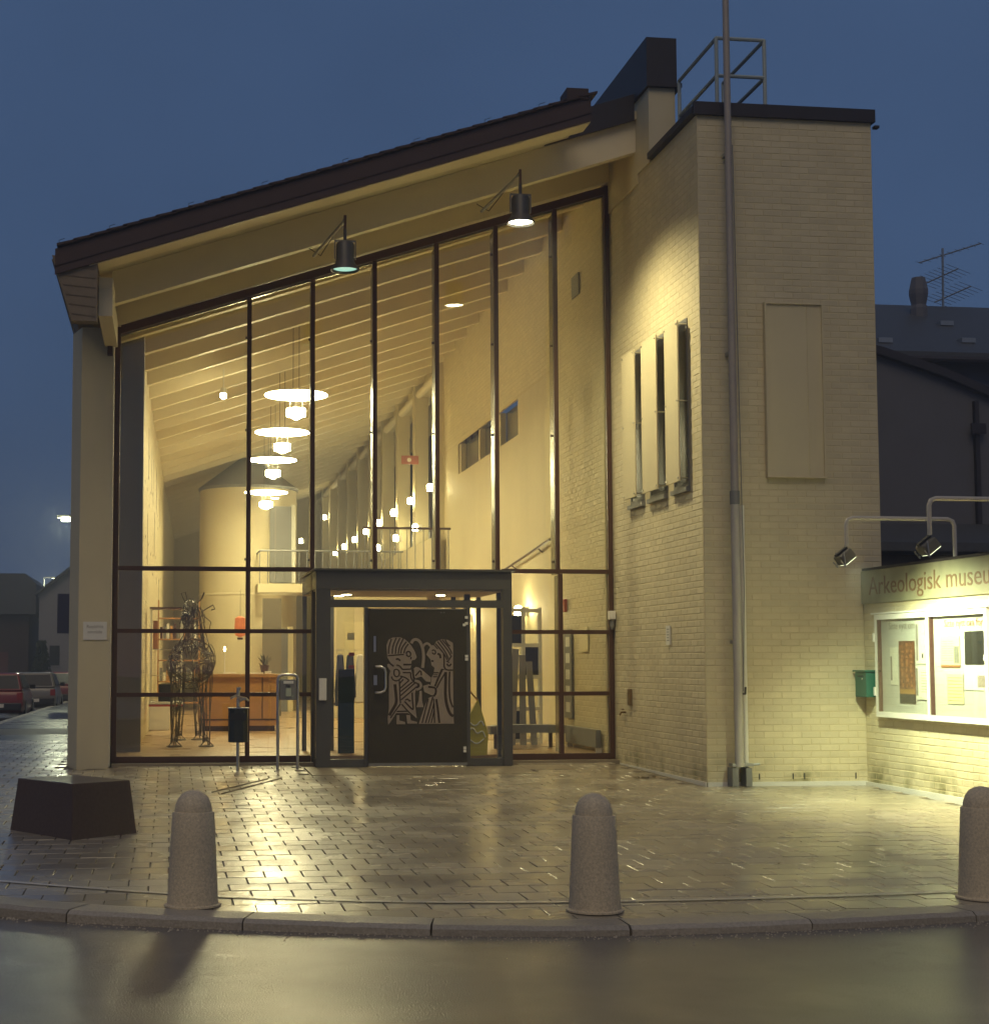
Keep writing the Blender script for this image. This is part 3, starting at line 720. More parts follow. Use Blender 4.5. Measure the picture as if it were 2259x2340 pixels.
# eave box with slanted cladding on the street side
ev = MB().prism([(-7.64, 6.26), (-7.40, 5.47), (-7.10, 5.47), (-7.10, 6.20)], 'y', -2.58, -2.40).build('eave_box', M_clad, roof)
MB().prism([(-7.66, 6.26), (-7.48, 5.96), (-7.10, 5.96), (-7.10, 6.18)], 'y', -2.398, 20).build('eave_soffit', M_clad, ev)
for k in range(6):
    t = (k + .5) / 6; z = 6.2 - t * .70; xl = -7.64 + (6.26 - z) / .79 * .24
    MB().add([(xl + .03, -2.59, z), (-7.12, -2.59, z - .03), (-7.12, -2.583, z - .045), (xl + .03, -2.583, z - .015), (xl + .03, -2.583, z), (-7.12, -2.583, z - .03)], [(0, 1, 5, 4), (0, 3, 2, 1), (3, 4, 5, 2)]).build('cladding_lap', M_clad, ev)
bx(-7.098, -6.93, -2.20, -.33, 5.62, 5.96).build('wall_plate', M_raft, hall); bx(-7.098, -6.93, -2.2, -1.38, 5.962, 6.10).build('plate_packing', M_raft, hall)
bx(-7.06, -6.99, -.40, -.325, 5.50, 5.62).build('bracket_hole', M_frame, hall)
# parapet wall rising above the lean-to roof on the tower side
bx(-.02, .34, -1.96, YE, TH + .001, 8.98).build('upstand_wall', M_plaster, hall)
bx(-.0205, -.001, -1.44, -.0, 7.8, 8.6).build('upstand_face', M_plaster, hall)
bx(-.05, .36, -1.99, YE, 8.982, 9.60).build('upstand_cap', M_flash, hall); bx(-.06, .42, -2.02, YE, 8.93, 8.985).build('cap_drip', M_flash, hall)
# inside floor
fl_ = bx(-7.0, 1.0, .12, YE, -.2, .10).build('floor', M_floor); tag(fl_, 'warm wooden floor inside the museum hall', kind='structure')
bx(-7.3, .95, .05, YE, -.6, -.21).build('floor_slab', M_conc, fl_)

# ------------------------------------------------------------------ glass gable wall
cw = thing('glass_curtain_wall', 'tall glazed gable wall with slim dark brown frames', 'glass wall')
def zh(x): return 5.97 + .3245 * (x + 6.94)
XL, XR = -6.97, 0.0
MU = [-5.14, -4.26, -3.39, -2.51, -1.66, -.80]
TR = [2.655, 1.805, .945]
F0, F1 = -.035, .035
w_ = .030
bx(XL, XL + .075, F0 - .01, F1, .04, zh(XL) - .0).build('side_post', M_frame, cw)
bx(XR - .075, XR - .009, F0 - .01, F1, .04, zh(XR) - .01).build('side_post', M_frame, cw)
MB().hexa([(XL + .075, F0 - .01, zh(XL + .075) - .115), (XR - .075, F0 - .01, zh(XR - .075) - .115), (XR - .075, F1, zh(XR - .075) - .115), (XL + .075, F1, zh(XL + .075) - .115),
           (XL + .075, F0 - .01, zh(XL + .075)), (XR - .075, F0 - .01, zh(XR - .075)), (XR - .075, F1, zh(XR - .075)), (XL + .075, F1, zh(XL + .075))]).build('head_rail', M_frame, cw)
MB().hexa([(XL + .075, F1 + .002, zh(XL + .075) - .135), (XR - .075, F1 + .002, zh(XR - .075) - .135), (XR - .075, F1 + .05, zh(XR - .075) - .135), (XL + .075, F1 + .05, zh(XL + .075) - .135),
           (XL + .075, F1 + .002, zh(XL + .075) - .05), (XR - .075, F1 + .002, zh(XR - .075) - .05), (XR - .075, F1 + .05, zh(XR - .075) - .05), (XL + .075, F1 + .05, zh(XL + .075) - .05)]).build('head_bead', M_fin, cw)
bx(XL, -4.28, F0 - .03, F1 + .02, -.06, .035).build('base_sill', M_black, cw)
bx(XL + .075, -4.28, F0, F1, .036, .115).build('bottom_rail', M_frame, cw); bx(-1.55, XR - .075, F0, F1, .032, .115).build('bottom_rail', M_frame, cw)
for x in MU:
    z0 = 2.62 if -4.2 < x < -1.5 else .116
    if abs(x + 4.26) < .01: z0 = 2.62
    if abs(x + .80) < .01: z0 = 2.62
    zt_ = zh(x) - .117
    mm = bx(x - w_, x + w_, F0, F1, z0, zt_).build('mullion', M_frame, cw)
    bx(x - .020, x + .020, F1 + .001, F1 + .24, max(z0, .13), zt_ - .05).build('fin', M_fin, mm)
    for zz in (2.8, 4.6, 5.9, 7.2):
        if zz < zt_ - .3: MB().tube([(x - .045, F1 + .12, zz), (x + .045, F1 + .12, zz)], .018, 6).build('bolt', M_frame, mm)
for x in (-4.245, -1.515, -.765):
    mm = bx(x - w_, x + w_, F0, F1, .116, 2.62).build('mullion', M_frame, cw)
    if x > -1: bx(x - .020, x + .020, F1 + .001, F1 + .22, .13, 2.6).build('fin', M_fin, mm)
segs = [(XL + .075, -5.17), (-5.11, -4.275), (-1.485, -.795), (-.735, XR - .075)]
for z in TR[1:]:
    for a, b in segs: bx(a, b, F0 + .002, F1 - .002, z - .028, z + .028).build('transom', M_frame, cw)
for a, b in ((XL + .075, -5.17), (-5.11, -4.29)): bx(a, b, F0 + .002, F1 - .002, TR[0] - .03, TR[0] + .03).build('transom', M_frame, cw)
bx(-1.60, XR - .075, F0 + .002, F1 - .002, TR[0] - .03, TR[0] + .03).build('transom', M_frame, cw)
def pane(poly, name='pane', parent=None, y=0.0):
    return MB().prism(poly, 'y', y - .004, y + .004).build(name, G_clear, parent or cw)
ed = [XL + .075] + MU + [XR - .075]
for i in range(len(ed) - 1):
    a = ed[i] + (w_ if i else 0); b = ed[i + 1] - (w_ if i < len(ed) - 2 else 0)
    pane([(a, TR[0] + .03), (b, TR[0] + .03), (b, zh(b) - .116), (a, zh(a) - .116)])
for a, b in segs:
    for z0, z1 in ((.116, TR[2] - .028), (TR[2] + .028, TR[1] - .028), (TR[1] + .028, TR[0] - .03)): pane([(a, z0), (b, z0), (b, z1), (a, z1)])

# ------------------------------------------------------------------ entrance porch
po = thing('entrance_porch', 'projecting dark steel entrance porch in the glass wall', 'entrance')
PX0, PX1, PY = -4.27, -1.62, -.72
bx(PX0, PX0 + .19, PY, PY + .14, 0, 2.36).build('post', M_steel, po); bx(PX1 - .12, PX1, PY, PY + .14, 0, 2.36).build('post', M_steel, po)
bx(PX0, PX0 + .07, -.10, -.04, 0, 2.36).build('post', M_steel, po); bx(PX1 - .07, PX1, -.10, -.04, 0, 2.36).build('post', M_steel, po)
bx(PX0, PX1, PY, 1.45, 2.362, 2.60).build('roof_fascia', M_steel, po); bx(PX0 - .04, PX1 + .04, PY - .04, 1.5, 2.602, 2.63).build('roof_cap', M_steel, po)
bx(PX0 + .02, PX1 - .02, PY + .16, 1.44, 2.345, 2.3605).build('soffit', M_plaster, po)
bx(PX0 + .19, PX1 - .12, PY, PY + .10, 2.115, 2.215).build('transom', M_steel, po)
bx(PX0 + .19, PX1 - .12, PY + .04, PY + .048, 2.216, 2.361).build('transom_pane', G_clear, po)
bx(PX0 + .19, -3.62, PY + .02, PY + .10, .0, .10).build('kick_rail', M_steel, po); bx(-2.20, PX1 - .12, PY + .02, PY + .10, 0, .10).build('kick_rail', M_steel, po)
bx(PX0 + .19, -3.62, PY + .05, PY + .058, .101, 2.114).build('side_pane', G_clear, po); bx(-2.20, PX1 - .12, PY + .05, PY + .058, .101, 2.114).build('side_pane', G_clear, po)
bx(-3.62, -3.575, PY, PY + .12, 0, 2.114).build('door_post', M_steel, po); bx(-2.245, -2.20, PY, PY + .12, 0, 2.114).build('door_post', M_steel, po)
for x in (PX0 + .03, PX1 - .045):
    bx(x, x + .008, PY + .14, -.10, .08, 2.36).build('flank_pane', G_clear, po); bx(x - .01, x + .02, PY + .14, -.10, 0, .08).build('flank_rail', M_steel, po)
DY = PY - .022
door = bx(-3.572, -2.248, DY, DY + .06, .012, 2.10).build('door', M_door, po)
bx(-3.572, -2.248, DY - .004, DY - .0005, .012, .05).build('kick_plate', M_grey, door)
MB().tube([(-3.475, DY, 1.325), (-3.475, DY - .06, 1.325), (-3.42, DY - .075, 1.325), (-3.37, DY - .075, 1.30), (-3.355, DY - .075, 1.25), (-3.355, DY - .075, 1.05), (-3.37, DY - .075, 1.005), (-3.42, DY - .075, .98), (-3.475, DY - .06, .98), (-3.475, DY, .98)], .017, 10).build('pull_handle', M_inox, door, smooth=True)
bx(-3.505, -3.475, DY - .006, DY - .0005, 1.52, 1.73).build('letter_plate', M_inox, door); bx(-3.505, -3.46, DY - .006, DY - .0005, 1.08, 1.21).build('lock_plate', M_inox, door)
for z in (1.98, 1.90, 1.88, 1.46, 1.42, .24, .20):
    bx(-2.30 + (.03 if int(z * 50) % 2 else 0), -2.262 + (.03 if int(z * 50) % 2 else 0), DY - .02, DY - .0005, z - .015, z + .02).build('hinge', M_white, door)
bx(-2.60, -2.585, DY - .004, DY - .0005, 2.04, 2.055).build('stud', M_grey, door); bx(-2.56, -2.545, DY - .004, DY - .0005, 2.04, 2.055).build('stud', M_grey, door)
bx(-3.54, -2.27, DY - .006, DY - .0005, 2.085, 2.097).build('drip_rail', M_grey, door)
tag(bx(PX0 + .035, PX0 + .135, PY - .05, PY - .002, .88, 1.17).build('button_box', M_white, None, bevel=.006), 'grey white push button box on the left porch post', 'box')
# etched pair of figures on the door
def EX(cx, cy): return (-3.335 + (cx - 260) * .000762, 1.715 - (cy - 190) * .000735)
def eplate(pts, d=.0025, m_=M_emb, y=DY - .0006, name='emblem_plate'):
    q = [EX(*p) for p in pts]; return MB().prism(q, 'y', y - d, y).build(name, m_, door)
def estroke(pts, wd, m_, y, d, name):
    q = [Vector(p) for p in smooth_poly(pts, 2)] if len(pts) > 2 else [Vector(p) for p in pts]
    L, Rr = [], []
    for i, p in enumerate(q):
        t = (q[min(i + 1, len(q) - 1)] - q[max(i - 1, 0)]).normalized(); n_ = Vector((-t.y, t.x)) * wd / 2
        L.append(EX(*(p + n_))); Rr.append(EX(*(p - n_)))
    m = MB(); k = len(q)
    for dy in (y - d, y):
        for a in L: m.v.append((a[0], dy, a[1]))
        for a in Rr: m.v.append((a[0], dy, a[1]))
    for i in range(k - 1):
        m.f.append((i, i + 1, k + i + 1, k + i)); m.f.append((i, 2 * k + i, 2 * k + i + 1, i + 1)); m.f.append((k + i, k + i + 1, 3 * k + i + 1, 3 * k + i))
    return m
eplate([(262, 340), (300, 235), (370, 195), (500, 190), (580, 220), (650, 280), (705, 345), (760, 440), (800, 555), (760, 600), (712, 610), (700, 660), (700, 700), (685, 755), (560, 765), (430, 700), (340, 660), (280, 560)])
eplate([(275, 680), (330, 655), (430, 705), (560, 770), (700, 770), (740, 1000), (820, 1010), (790, 1120), (765, 1200), (770, 1450), (795, 1650), (700, 1600), (640, 1560), (430, 1560), (330, 1720), (290, 1770), (285, 1640), (305, 1480), (305, 900), (330, 800), (280, 720)])
eplate([(440, 1590), (490, 1600), (490, 1690), (590, 1720), (590, 1760), (440, 1760)]); eplate([(610, 1590), (680, 1600), (690, 1690), (800, 1720), (800, 1750), (630, 1750)])
eplate([(845, 1160), (885, 1160), (890, 1330), (915, 1455), (790, 1455), (830, 1330)])
eplate([(1050, 340), (1100, 330), (1150, 260), (1240, 225), (1350, 235), (1440, 290), (1445, 420), (1440, 780), (1320, 790), (1260, 760), (1230, 760), (1200, 830), (1100, 830), (1110, 740), (1060, 700), (1045, 600), (1000, 540), (965, 500), (1000, 430)])
eplate([(1100, 845), (1190, 845), (1250, 780), (1440, 795), (1450, 1700), (1455, 1755), (830, 1755), (950, 1400), (1000, 1290), (1095, 1250), (1135, 1100), (1040, 1075), (1060, 920)])
eplate([(740, 760), (780, 725), (830, 735), (880, 770), (960, 840), (1052, 920), (1040, 1000), (960, 990), (880, 900), (760, 940)]); eplate([(905, 1070), (1010, 1040), (1128, 1100), (1128, 1230), (1060, 1240), (930, 1180)])
em = MB()
for s_, wd in (([(700, 300), (735, 235), (800, 225), (860, 270), (900, 370), (920, 500), (915, 640), (900, 745)], 52), ([(905, 370), (945, 305), (1000, 298), (1045, 350)], 42), ([(760, 975), (830, 985), (875, 1040), (865, 1110), (790, 1140)], 42)):
    k = estroke(s_, wd, M_emb, DY - .0006, .0025, 'x'); em.add(k.v, k.f)
em.build('emblem_curl', M_emb, door)
ST = [([(300, 490), (300, 380), (350, 220)], 14), ([(365, 490), (370, 360), (435, 200)], 14), ([(420, 490), (430, 350), (500, 205)], 14), ([(470, 490), (490, 360), (560, 215)], 14), ([(515, 485), (530, 380), (615, 270)], 14), ([(570, 480), (590, 390), (650, 310)], 14), ([(285, 525), (400, 515), (570, 500)], 14),
      ([(610, 490), (625, 450), (660, 445), (692, 480), (680, 535), (640, 540), (612, 500)], 16), ([(430, 595), (460, 575), (505, 615)], 18), ([(560, 685), (700, 685)], 18), ([(700, 545), (690, 590)], 14), ([(440, 690), (500, 710), (530, 760), (550, 775), (700, 765)], 14), ([(290, 630), (340, 680), (390, 715)], 16),
      ([(400, 780), (390, 860), (430, 915), (490, 880), (490, 800), (440, 765), (400, 780)], 14), ([(350, 900), (370, 960), (440, 985), (500, 950), (540, 900)], 14), ([(550, 830), (690, 830)], 14), ([(690, 830), (690, 920), (740, 1000)], 14), ([(500, 890), (600, 920), (660, 970)], 14),
      ([(490, 1030), (560, 950)], 14), ([(490, 970), (500, 1300), (510, 1380)], 14), ([(505, 1110), (660, 970)], 14), ([(510, 1170), (720, 1000)], 14), ([(510, 1245), (760, 1020)], 14), ([(520, 1320), (800, 1080)], 14), ([(740, 1000), (810, 1030), (825, 1070), (790, 1110)], 14),
      ([(410, 1040), (430, 1220), (440, 1370), (380, 1480), (310, 1600)], 30), ([(510, 1390), (430, 1500), (330, 1650)], 14), ([(530, 1400), (640, 1530), (760, 1640)], 14), ([(580, 1350), (690, 1470), (740, 1510), (720, 1350), (715, 1190)], 16), ([(590, 1330), (640, 1300), (660, 1350), (690, 1330)], 14), ([(440, 1530), (640, 1525)], 14), ([(430, 1585), (640, 1580)], 14), ([(735, 770), (735, 900), (760, 940)], 16), ([(770, 890), (860, 790)], 14), ([(870, 800), (880, 880)], 14),
      ([(1070, 440), (1085, 415), (1125, 430), (1135, 480), (1100, 500), (1070, 465)], 14), ([(1165, 490), (1210, 500), (1220, 570)], 22), ([(1055, 615), (1095, 625)], 18), ([(1100, 320), (1170, 400)], 12), ([(1125, 300), (1230, 420), (1290, 500), (1340, 600)], 14), ([(1165, 265), (1300, 440), (1360, 580)], 14), ([(1210, 240), (1360, 440), (1400, 520)], 14), ([(1250, 235), (1390, 400), (1420, 490)], 14), ([(1300, 235), (1350, 320), (1390, 350)], 14), ([(1275, 490), (1285, 620), (1280, 730), (1320, 785), (1440, 785)], 16), ([(1330, 670), (1370, 720), (1410, 670)], 18), ([(1340, 640), (1420, 520)], 14), ([(1320, 620), (1380, 650)], 12),
      ([(1100, 830), (1180, 830)], 10), ([(1095, 870), (1170, 870)], 10), ([(1085, 905), (1160, 905)], 12), ([(1250, 770), (1180, 920), (1120, 1080)], 22), ([(1300, 840), (1200, 1000), (1150, 1110)], 16), ([(1130, 1100), (1140, 1200), (1095, 1260)], 20), ([(1000, 1085), (1120, 1105)], 20), ([(1310, 820), (1310, 1000), (1300, 1200), (1320, 1400), (1380, 1580), (1445, 1620)], 30), ([(1380, 810), (1370, 1000), (1375, 1250), (1400, 1380), (1440, 1460)], 18), ([(1080, 1260), (1060, 1350), (950, 1740)], 14), ([(1000, 1300), (960, 1450), (890, 1740)], 14), ([(1095, 1300), (1100, 1400), (1000, 1740)], 12), ([(1100, 1380), (1110, 1740)], 14), ([(1140, 1310), (1170, 1500), (1195, 1740)], 22), ([(1105, 1500), (1050, 1740)], 12)]
em = MB()
for s_, wd in ST:
    k = estroke(s_, wd * 1.7, M_line, DY - .0032, .0008, 'x'); em.add(k.v, k.f)
em.build('emblem_engraving', M_line, door)
# vestibule behind the porch
M_vg = M_dgreen
bx(-3.83, -3.60, .62, .66, .1, 1.28).build('inner_door_panel', M_vg, po); bx(-3.85, -3.60, .62, .65, 1.281, 2.34).build('inner_pane', G_clear, po)
for x in (PX0, -3.87, -2.06, PX1 - .06): bx(x, x + .06, 1.36, 1.44, .1, 2.344).build('inner_post', M_steel, po)
bx(-3.80, -2.1, 1.38, 1.42, 2.2, 2.30).build('inner_rail', M_steel, po); bx(-2.05, -1.97, .40, .48, .1, 2.344).build('inner_post', M_steel, po)
E_down = emis('downlight', (1.0, .875, .50), 30.0)
for k, (x, y) in enumerate(((-3.78, 1.0), (-3.72, .55), (-2.36, .60))):
    t = thing('ceiling_downlight', ('round lit downlight in porch ceiling, left rear', 'round lit downlight in porch ceiling, left front', 'round lit downlight in porch ceiling above the door, right')[k], 'lamp', (x, y, 2.344), 0, 'downlights in the porch ceiling')
    MB().lathe([(.085, 0), (.085, -.006), (.07, -.008)], 20).build('trim_ring', M_inox, t); MB().lathe([(.068, -.009), (.068, -.012)], 20).build('lens', E_down, t)
    lamp('bulb', 'SPOT', t, (0, 0, -.03), 10, WARM2, .06, spot=140, blend=.8)
nt = tag(bx(-3.70, -3.60, .608, .612, 1.70, 1.80).build('notice', M_ypaper), 'small yellow notice stuck inside the left porch pane', 'notice')
for z in (1.47, 1.29): tag(bx(-3.68, -3.60, .607, .611, z, z + .05).build('sticker', M_red), 'red sticker %s inside the left porch pane' % ('nearer the yellow notice' if z > 1.4 else 'lower down'), 'sticker')
um = thing('flag_banner', 'folded yellow banner leaning inside the right porch pane', 'banner', (-2.03, -.30, .0))
mm_ = MB().prism([(-.20, .10), (.14, .12), (.16, .40), (.10, .62), (.02, .88), (-.08, .70), (-.17, .45)], 'y', -.02, .02); mm_.build('cloth', M_flag, um)
m = MB()
for s_ in ([(-.12, .58), (-.02, .50), (.06, .60), (.10, .52)], [(-.13, .45), (-.05, .50), (0, .40), (.08, .46), (.12, .36)], [(-.10, .33), (0, .26), (.10, .34)]):
    m.tube([(a, -.022, b) for a, b in smooth_poly(s_, 2)], .010, 6)
m.build('swirl_print', M_paper, um); MB().tube([(.02, 0, .86), (-.10, .0, 1.0)], .012, 8).build('stick', M_wood, um)

# ------------------------------------------------------------------ floodlights under the verge
def floodlight(label, x, y, z, lit, ax, ay, az):
    t = thing('floodlight', label, 'lamp', (x, y, z), 0, 'floodlights hung under the roof verge')
    m = MB().lathe([(.02, .50), (.02, .34), (.10, .33), (.115, .30), (.115, .10), (.13, .06), (.18, .0), (.182, -.02), (.17, -.022), (.16, .0), (.10, .05)], 22)
    m.build('housing', mat('lamp_grey', (.075, .072, .066), .45, metal=.3), t, smooth=True)
    bx(-.13, .13, -.02, .02, .34, .36).build('yoke', M_grey, t)
    for s in (-1, 1): bx(s * .13 - .006, s * .13 + .006, -.02, .02, .12, .36).build('yoke_arm', M_grey, t)
    MB().tube([(0, 0, .36), (0, 0, .68)], .018, 8).build('stem', mat('rusty_stem', (.10, .045, .02), .6), t)
    MB().tube([(0, 0, .62), (ax, ay, az)], .020, 8).build('strut', M_galv, t)
    MB().tube([(0, .02, .66), (-.22, ay * .9, .40), (ax * 1.2, ay, az + .1)], .006, 6).build('cable', M_black, t)
    MB().lathe([(.15, .012), (.15, .006)], 24).build('lens', emis('lit_flood_lens', (1, .95, .66), 30.) if lit else mat('dim_flood_lens', (.30, .42, .36), .2, emit=(.5, 1., .8), estr=.55), t)
    if lit:
        l = lamp('bulb', 'SPOT', t, (0, 0, -.03), 620, (1.0, .875, .50), .18, spot=140, blend=1.0)
        l.rotation_euler = Vector((.42, -.02, -1)).to_track_quat('-Z', 'Y').to_euler()
    return t
floodlight('lit floodlight under the roof verge near the tower', -1.83, -2.3, 6.96, True, -.30, 1.0, .42)
floodlight('faintly glowing unlit floodlight in the middle of the verge', -4.07, -2.3, 6.28, False, -.30, 1.0, .42)

# ------------------------------------------------------------------ inside the hall
E_disc = emis('pendant_disc_glow', (1.0, .875, .50), 54.)
E_cyl = emis('pendant_cylinder_glow', (1.0, .875, .50), 80.)
for k, (x, y, z, lab) in enumerate(((-4.13, 4.4, 5.84, 'nearest the glass'), (-4.07, 8.4, 5.81, 'second from the glass'), (-3.97, 12.6, 5.82, 'third from the glass'), (-3.88, 16.4, 5.52, 'farthest, before the round tower'))):
    t = thing('pendant_lamp', 'glowing disc pendant lamp in the hall, ' + lab, 'lamp', (x, y, z), 0, 'disc pendants in a row down the hall')
    zc = zb(x) + .43 - z
    MB().lathe([(.10, .06), (.52, .028), (.53, .02), (.53, .014)], 32).build('disc_shade', M_white, t, smooth=True)
    MB().lathe([(.525, .012), (.525, .004), (.05, -.004)], 32).build('disc_reflector', E_disc, t)  # underside reflects the cylinder lamp; that reflected light is put in as glow
    MB().lathe([(.155, -.22), (.16, -.225), (.16, -.345), (.10, -.36), (.03, -.40)], 24).build('lamp_cylinder', E_cyl, t)
    for a in range(3):
        c, s = math.cos(a * 2.094 + .4) * .12, math.sin(a * 2.094 + .4) * .12
        MB().tube([(c, s, -.23), (c, s, 0.0)], .005, 5).build('rod', M_inox, t)
    for s in (-.05, .05): MB().tube([(s, 0, .05), (s, 0, zc)], .006, 5).build('cable', M_wire, t)
E_sc = emis('sconce_glow', (1.0, .85, .45), 130.)
def sconce(label, x, y, z, g, s=1.0):
    t = thing('wall_lamp', label, 'lamp', (x, y, z), 0, g)
    bx(.0, .10 * s, -.05, .05, -.10, .06).build('bracket', M_white, t)
    MB().lathe([(.025, -.095), (.062, -.075), (.072, .0), (.056, .065), (.015, .085)], 12, (-.06, 0, 0)).build('globe', E_sc, t)
    MB().lathe([(.06, -.10), (.06, -.092)], 12, (-.06, 0, 0)).build('dish', M_inox, t)
G1 = 'wall lamps along the gallery columns'
ordn = ['nearest', 'second', 'third', 'fourth', 'fifth', 'sixth', 'seventh', 'eighth']
for k in range(8): sconce('small bright wall lamp on the gallery columns, %s to the glass' % ordn[k], -.25, 13.47 + 2.9 * k, 5.38 - .01 * k, G1)
for k, y in enumerate((15.3, 18.5, 22.0)): sconce('lower bright lamp on the gallery rail, %s to the glass' % ordn[k], -.30, y, 4.62, 'lower lamps along the gallery rail')
sconce('single wall lamp on the stair wall right of the porch', rwx(4.9) - .12, 4.9, 2.27, 'wall lamps beside the stair'); sconce('wall lamp seen through the right porch pane', rwx(10.0) - .12, 10.0, 2.29, 'wall lamps beside the stair')
for y, z in ((36.0, 5.9), (37, 6.9)): sconce('far wall lamp at the end of hall, %s one' % ('upper' if z > 6 else 'lower'), -.3 - (37 - y), y, z, 'far lamps at the end of the hall')
t = thing('spot_lamp', 'single bare bright spot lamp under the hall ceiling, left', 'lamp', (-5.29, 6.0, 6.13))
MB().tube([(0, 0, .08), (0, 0, .45)], .012, 6).build('stem', M_white, t); MB().lathe([(.05, .10), (.07, .02), (.065, .0)], 14).build('shade', M_white, t); MB().lathe([(.02, .0), (.055, -.02), (.055, -.06), (.02, -.09)], 14).build('bulb_glass', emis('spot_bulb', (1, .84, .5), 160.), t)
# round lift tower
rt = thing('round_tower', 'round plastered stair tower standing in the middle of the hall', 'tower', (-4.12, 20.2, .1))
ns_ = 40; RR = 1.30
m = MB().lathe([(RR, 0), (RR, 5.85)], 48); m.build('drum', M_plaster, rt, smooth=True)
MB().lathe([(RR + .03, 5.852), (RR + .05, 5.92), (.25, 6.75), (.05, 6.8)], 40).build('cone_roof', M_grey, rt, smooth=True)
MB().lathe([(RR + .012, 3.02), (RR + .02, 3.04), (RR + .02, 3.07), (RR + .012, 3.09)], 48).build('joint_ring', M_ceil, rt)
dr = bx(.50, 1.06, -1.30, -1.00, 3.35, 5.35).build('upper_doorway', M_grey, rt); bx(1.062, 1.17, -1.25, -1.0, 3.35, 5.4).build('door_jamb', M_white, dr); bx(.62, .66, -1.315, -1.302, 3.4, 5.3).build('door_split', M_dgrey, dr)
dr = bx(.45, .98, -1.31, -1.0, .0, 2.15).build('lower_doorway', M_grey, rt); bx(.982, 1.12, -1.28, -1.0, 0, 2.2).build('door_jamb', M_ypaper, dr)
for z in (5.55, 2.5):
    dl = MB().lathe([(.10, 0), (.10, -.01)], 14, (.62, -1.42, z)).build('door_lamp', E_down, rt)
bc = thing('balcony', 'small balcony with thin rails before the round tower', 'balcony', (-2.75, 18.2, 3.30))
bx(-1.25, 2.7, -.5, 1.2, -.16, .06).build('deck', M_plaster, bc)
for z in (.90,):
    MB().tube([(-1.2, .8, z), (-1.2, -.46, z), (2.6, -.46, z)], .025, 8).build('handrail', M_grey, bc)
for k in range(20): MB().tube([(-1.2 + k * .2, -.46, .06), (-1.2 + k * .2, -.46, .9)], .012, 5).build('baluster', M_grey, bc)
# stair landing rail and stair handrail on the right wall
lr = thing('landing_rail', 'dark steel landing railing at the head of the stair', 'railing', (-.95, 11.2, 3.2))
MB().tube([(-1.2, 0, 1.03), (.7, 0, 1.03)], .025, 8).build('handrail', M_frame, lr)
for k in range(11): MB().tube([(-1.15 + .18 * k, 0, 0), (-1.15 + .18 * k, 0, 1.02)], .011, 5).build('baluster', M_grey, lr)
bx(-1.25, .62, -.1, 2.0, -.15, 0).build('landing_slab', M_plaster, lr)
hr = thing('stair_handrail', 'thin slanting handrail on the stair wall', 'handrail'); MB().tube([(rwx(8.6) - .08, 8.6, 2.9), (rwx(3) - .08, 3.0, 3.35)], .022, 8).build('rail', M_frame, hr)
for y in (3.8, 5.8, 7.8): MB().tube([(rwx(y) - .08, y, 3.32 - (y - 3) * .08), (rwx(y), y, 3.26 - (y - 3) * .08)], .012, 5).build('bracket', M_frame, hr)
ex = thing('exit_sign', 'small red and white fire sign hung above the gallery', 'sign', (-.75, 13.6, 6.02)); bx(-.20, .20, -.012, .012, -.10, .10).build('plate', mat('faded_red', (.38, .14, .10), .5), ex); MB().tube([(-.02, -.014, 0), (-.02, -.0125, 0)], .05, 12).build('symbol', M_paper, ex); MB().tube([(0, 0, .13), (0, 0, .5)], .008, 5).build('hanger', M_wire, ex)
tag(bx(-.118, -.096, 1.25, 1.65, 6.95, 7.28).build('air_grille', M_grey), 'grey air grille high on the inner brick wall', 'grille')
# reception desk
ds = thing('reception_desk', 'long wooden reception desk behind the wire horse', 'desk', (-4.78, 7.72, .1))
bx(-.85, .60, .02, .70, .10, 1.0).build('body', M_wood, ds); bx(-.80, .55, .08, .6, 0, .10).build('plinth', M_frame, ds); bx(-.90, .66, -.06, .76, 1.002, 1.06).build('counter_top', M_wood, ds); bx(-.86, .61, .012, .019, .20, .23).build('groove', M_frame, ds); bx(.30, .32, .012, .019, .23, 1.0).build('groove', M_frame, ds)
def small(name, label, cat, mb_, m_, **k): return tag(mb_.build(name, m_, **k), label, cat)
zt0 = 1.165
for k, (x, s, lab) in enumerate(((-5.50, .16, 'dark flower pot at the left end of the desk'), (-4.42, .13, 'plant with pointed leaves on the desk'))):
    t = thing('potted_plant', lab, 'plant', (x, 7.95, zt0)); MB().lathe([(.06, 0), (.09, .16)], 12).build('pot', M_frame if k else M_dgrey, t)
    m = MB()
    for q in range(26):
        a = rnd.uniform(0, 6.28); r_ = rnd.uniform(.04, s); h = rnd.uniform(.15, .33); dx, dy = math.cos(a), math.sin(a)
        m.add([(0, 0, .15), (dx * r_ - dy * .02, dy * r_ + dx * .02, h), (dx * r_ * 1.5, dy * r_ * 1.5, h + .04), (dx * r_ + dy * .02, dy * r_ - dx * .02, h)], [(0, 1, 2, 3)])
    m.build('leaves', mat('plant_leaf', (.05, .045, .02), .6) if k else mat('pale_flowers', (.40, .34, .22), .7), t)
small('leaflet_stack', 'white leaflets lying on the desk near the glass mullion', 'leaflets', bx(-5.2, -4.95, 7.75, 7.95, zt0, zt0 + .03), M_paper); small('leaflet_stack', 'white leaflets lying on the right part of the desk', 'leaflets', bx(-4.72, -4.45, 7.75, 7.95, zt0, zt0 + .025), M_paper)
small('card_box', 'small white card box at the right end of the desk', 'box', bx(-4.42, -4.30, 7.75, 7.85, zt0, zt0 + .05), M_paper)
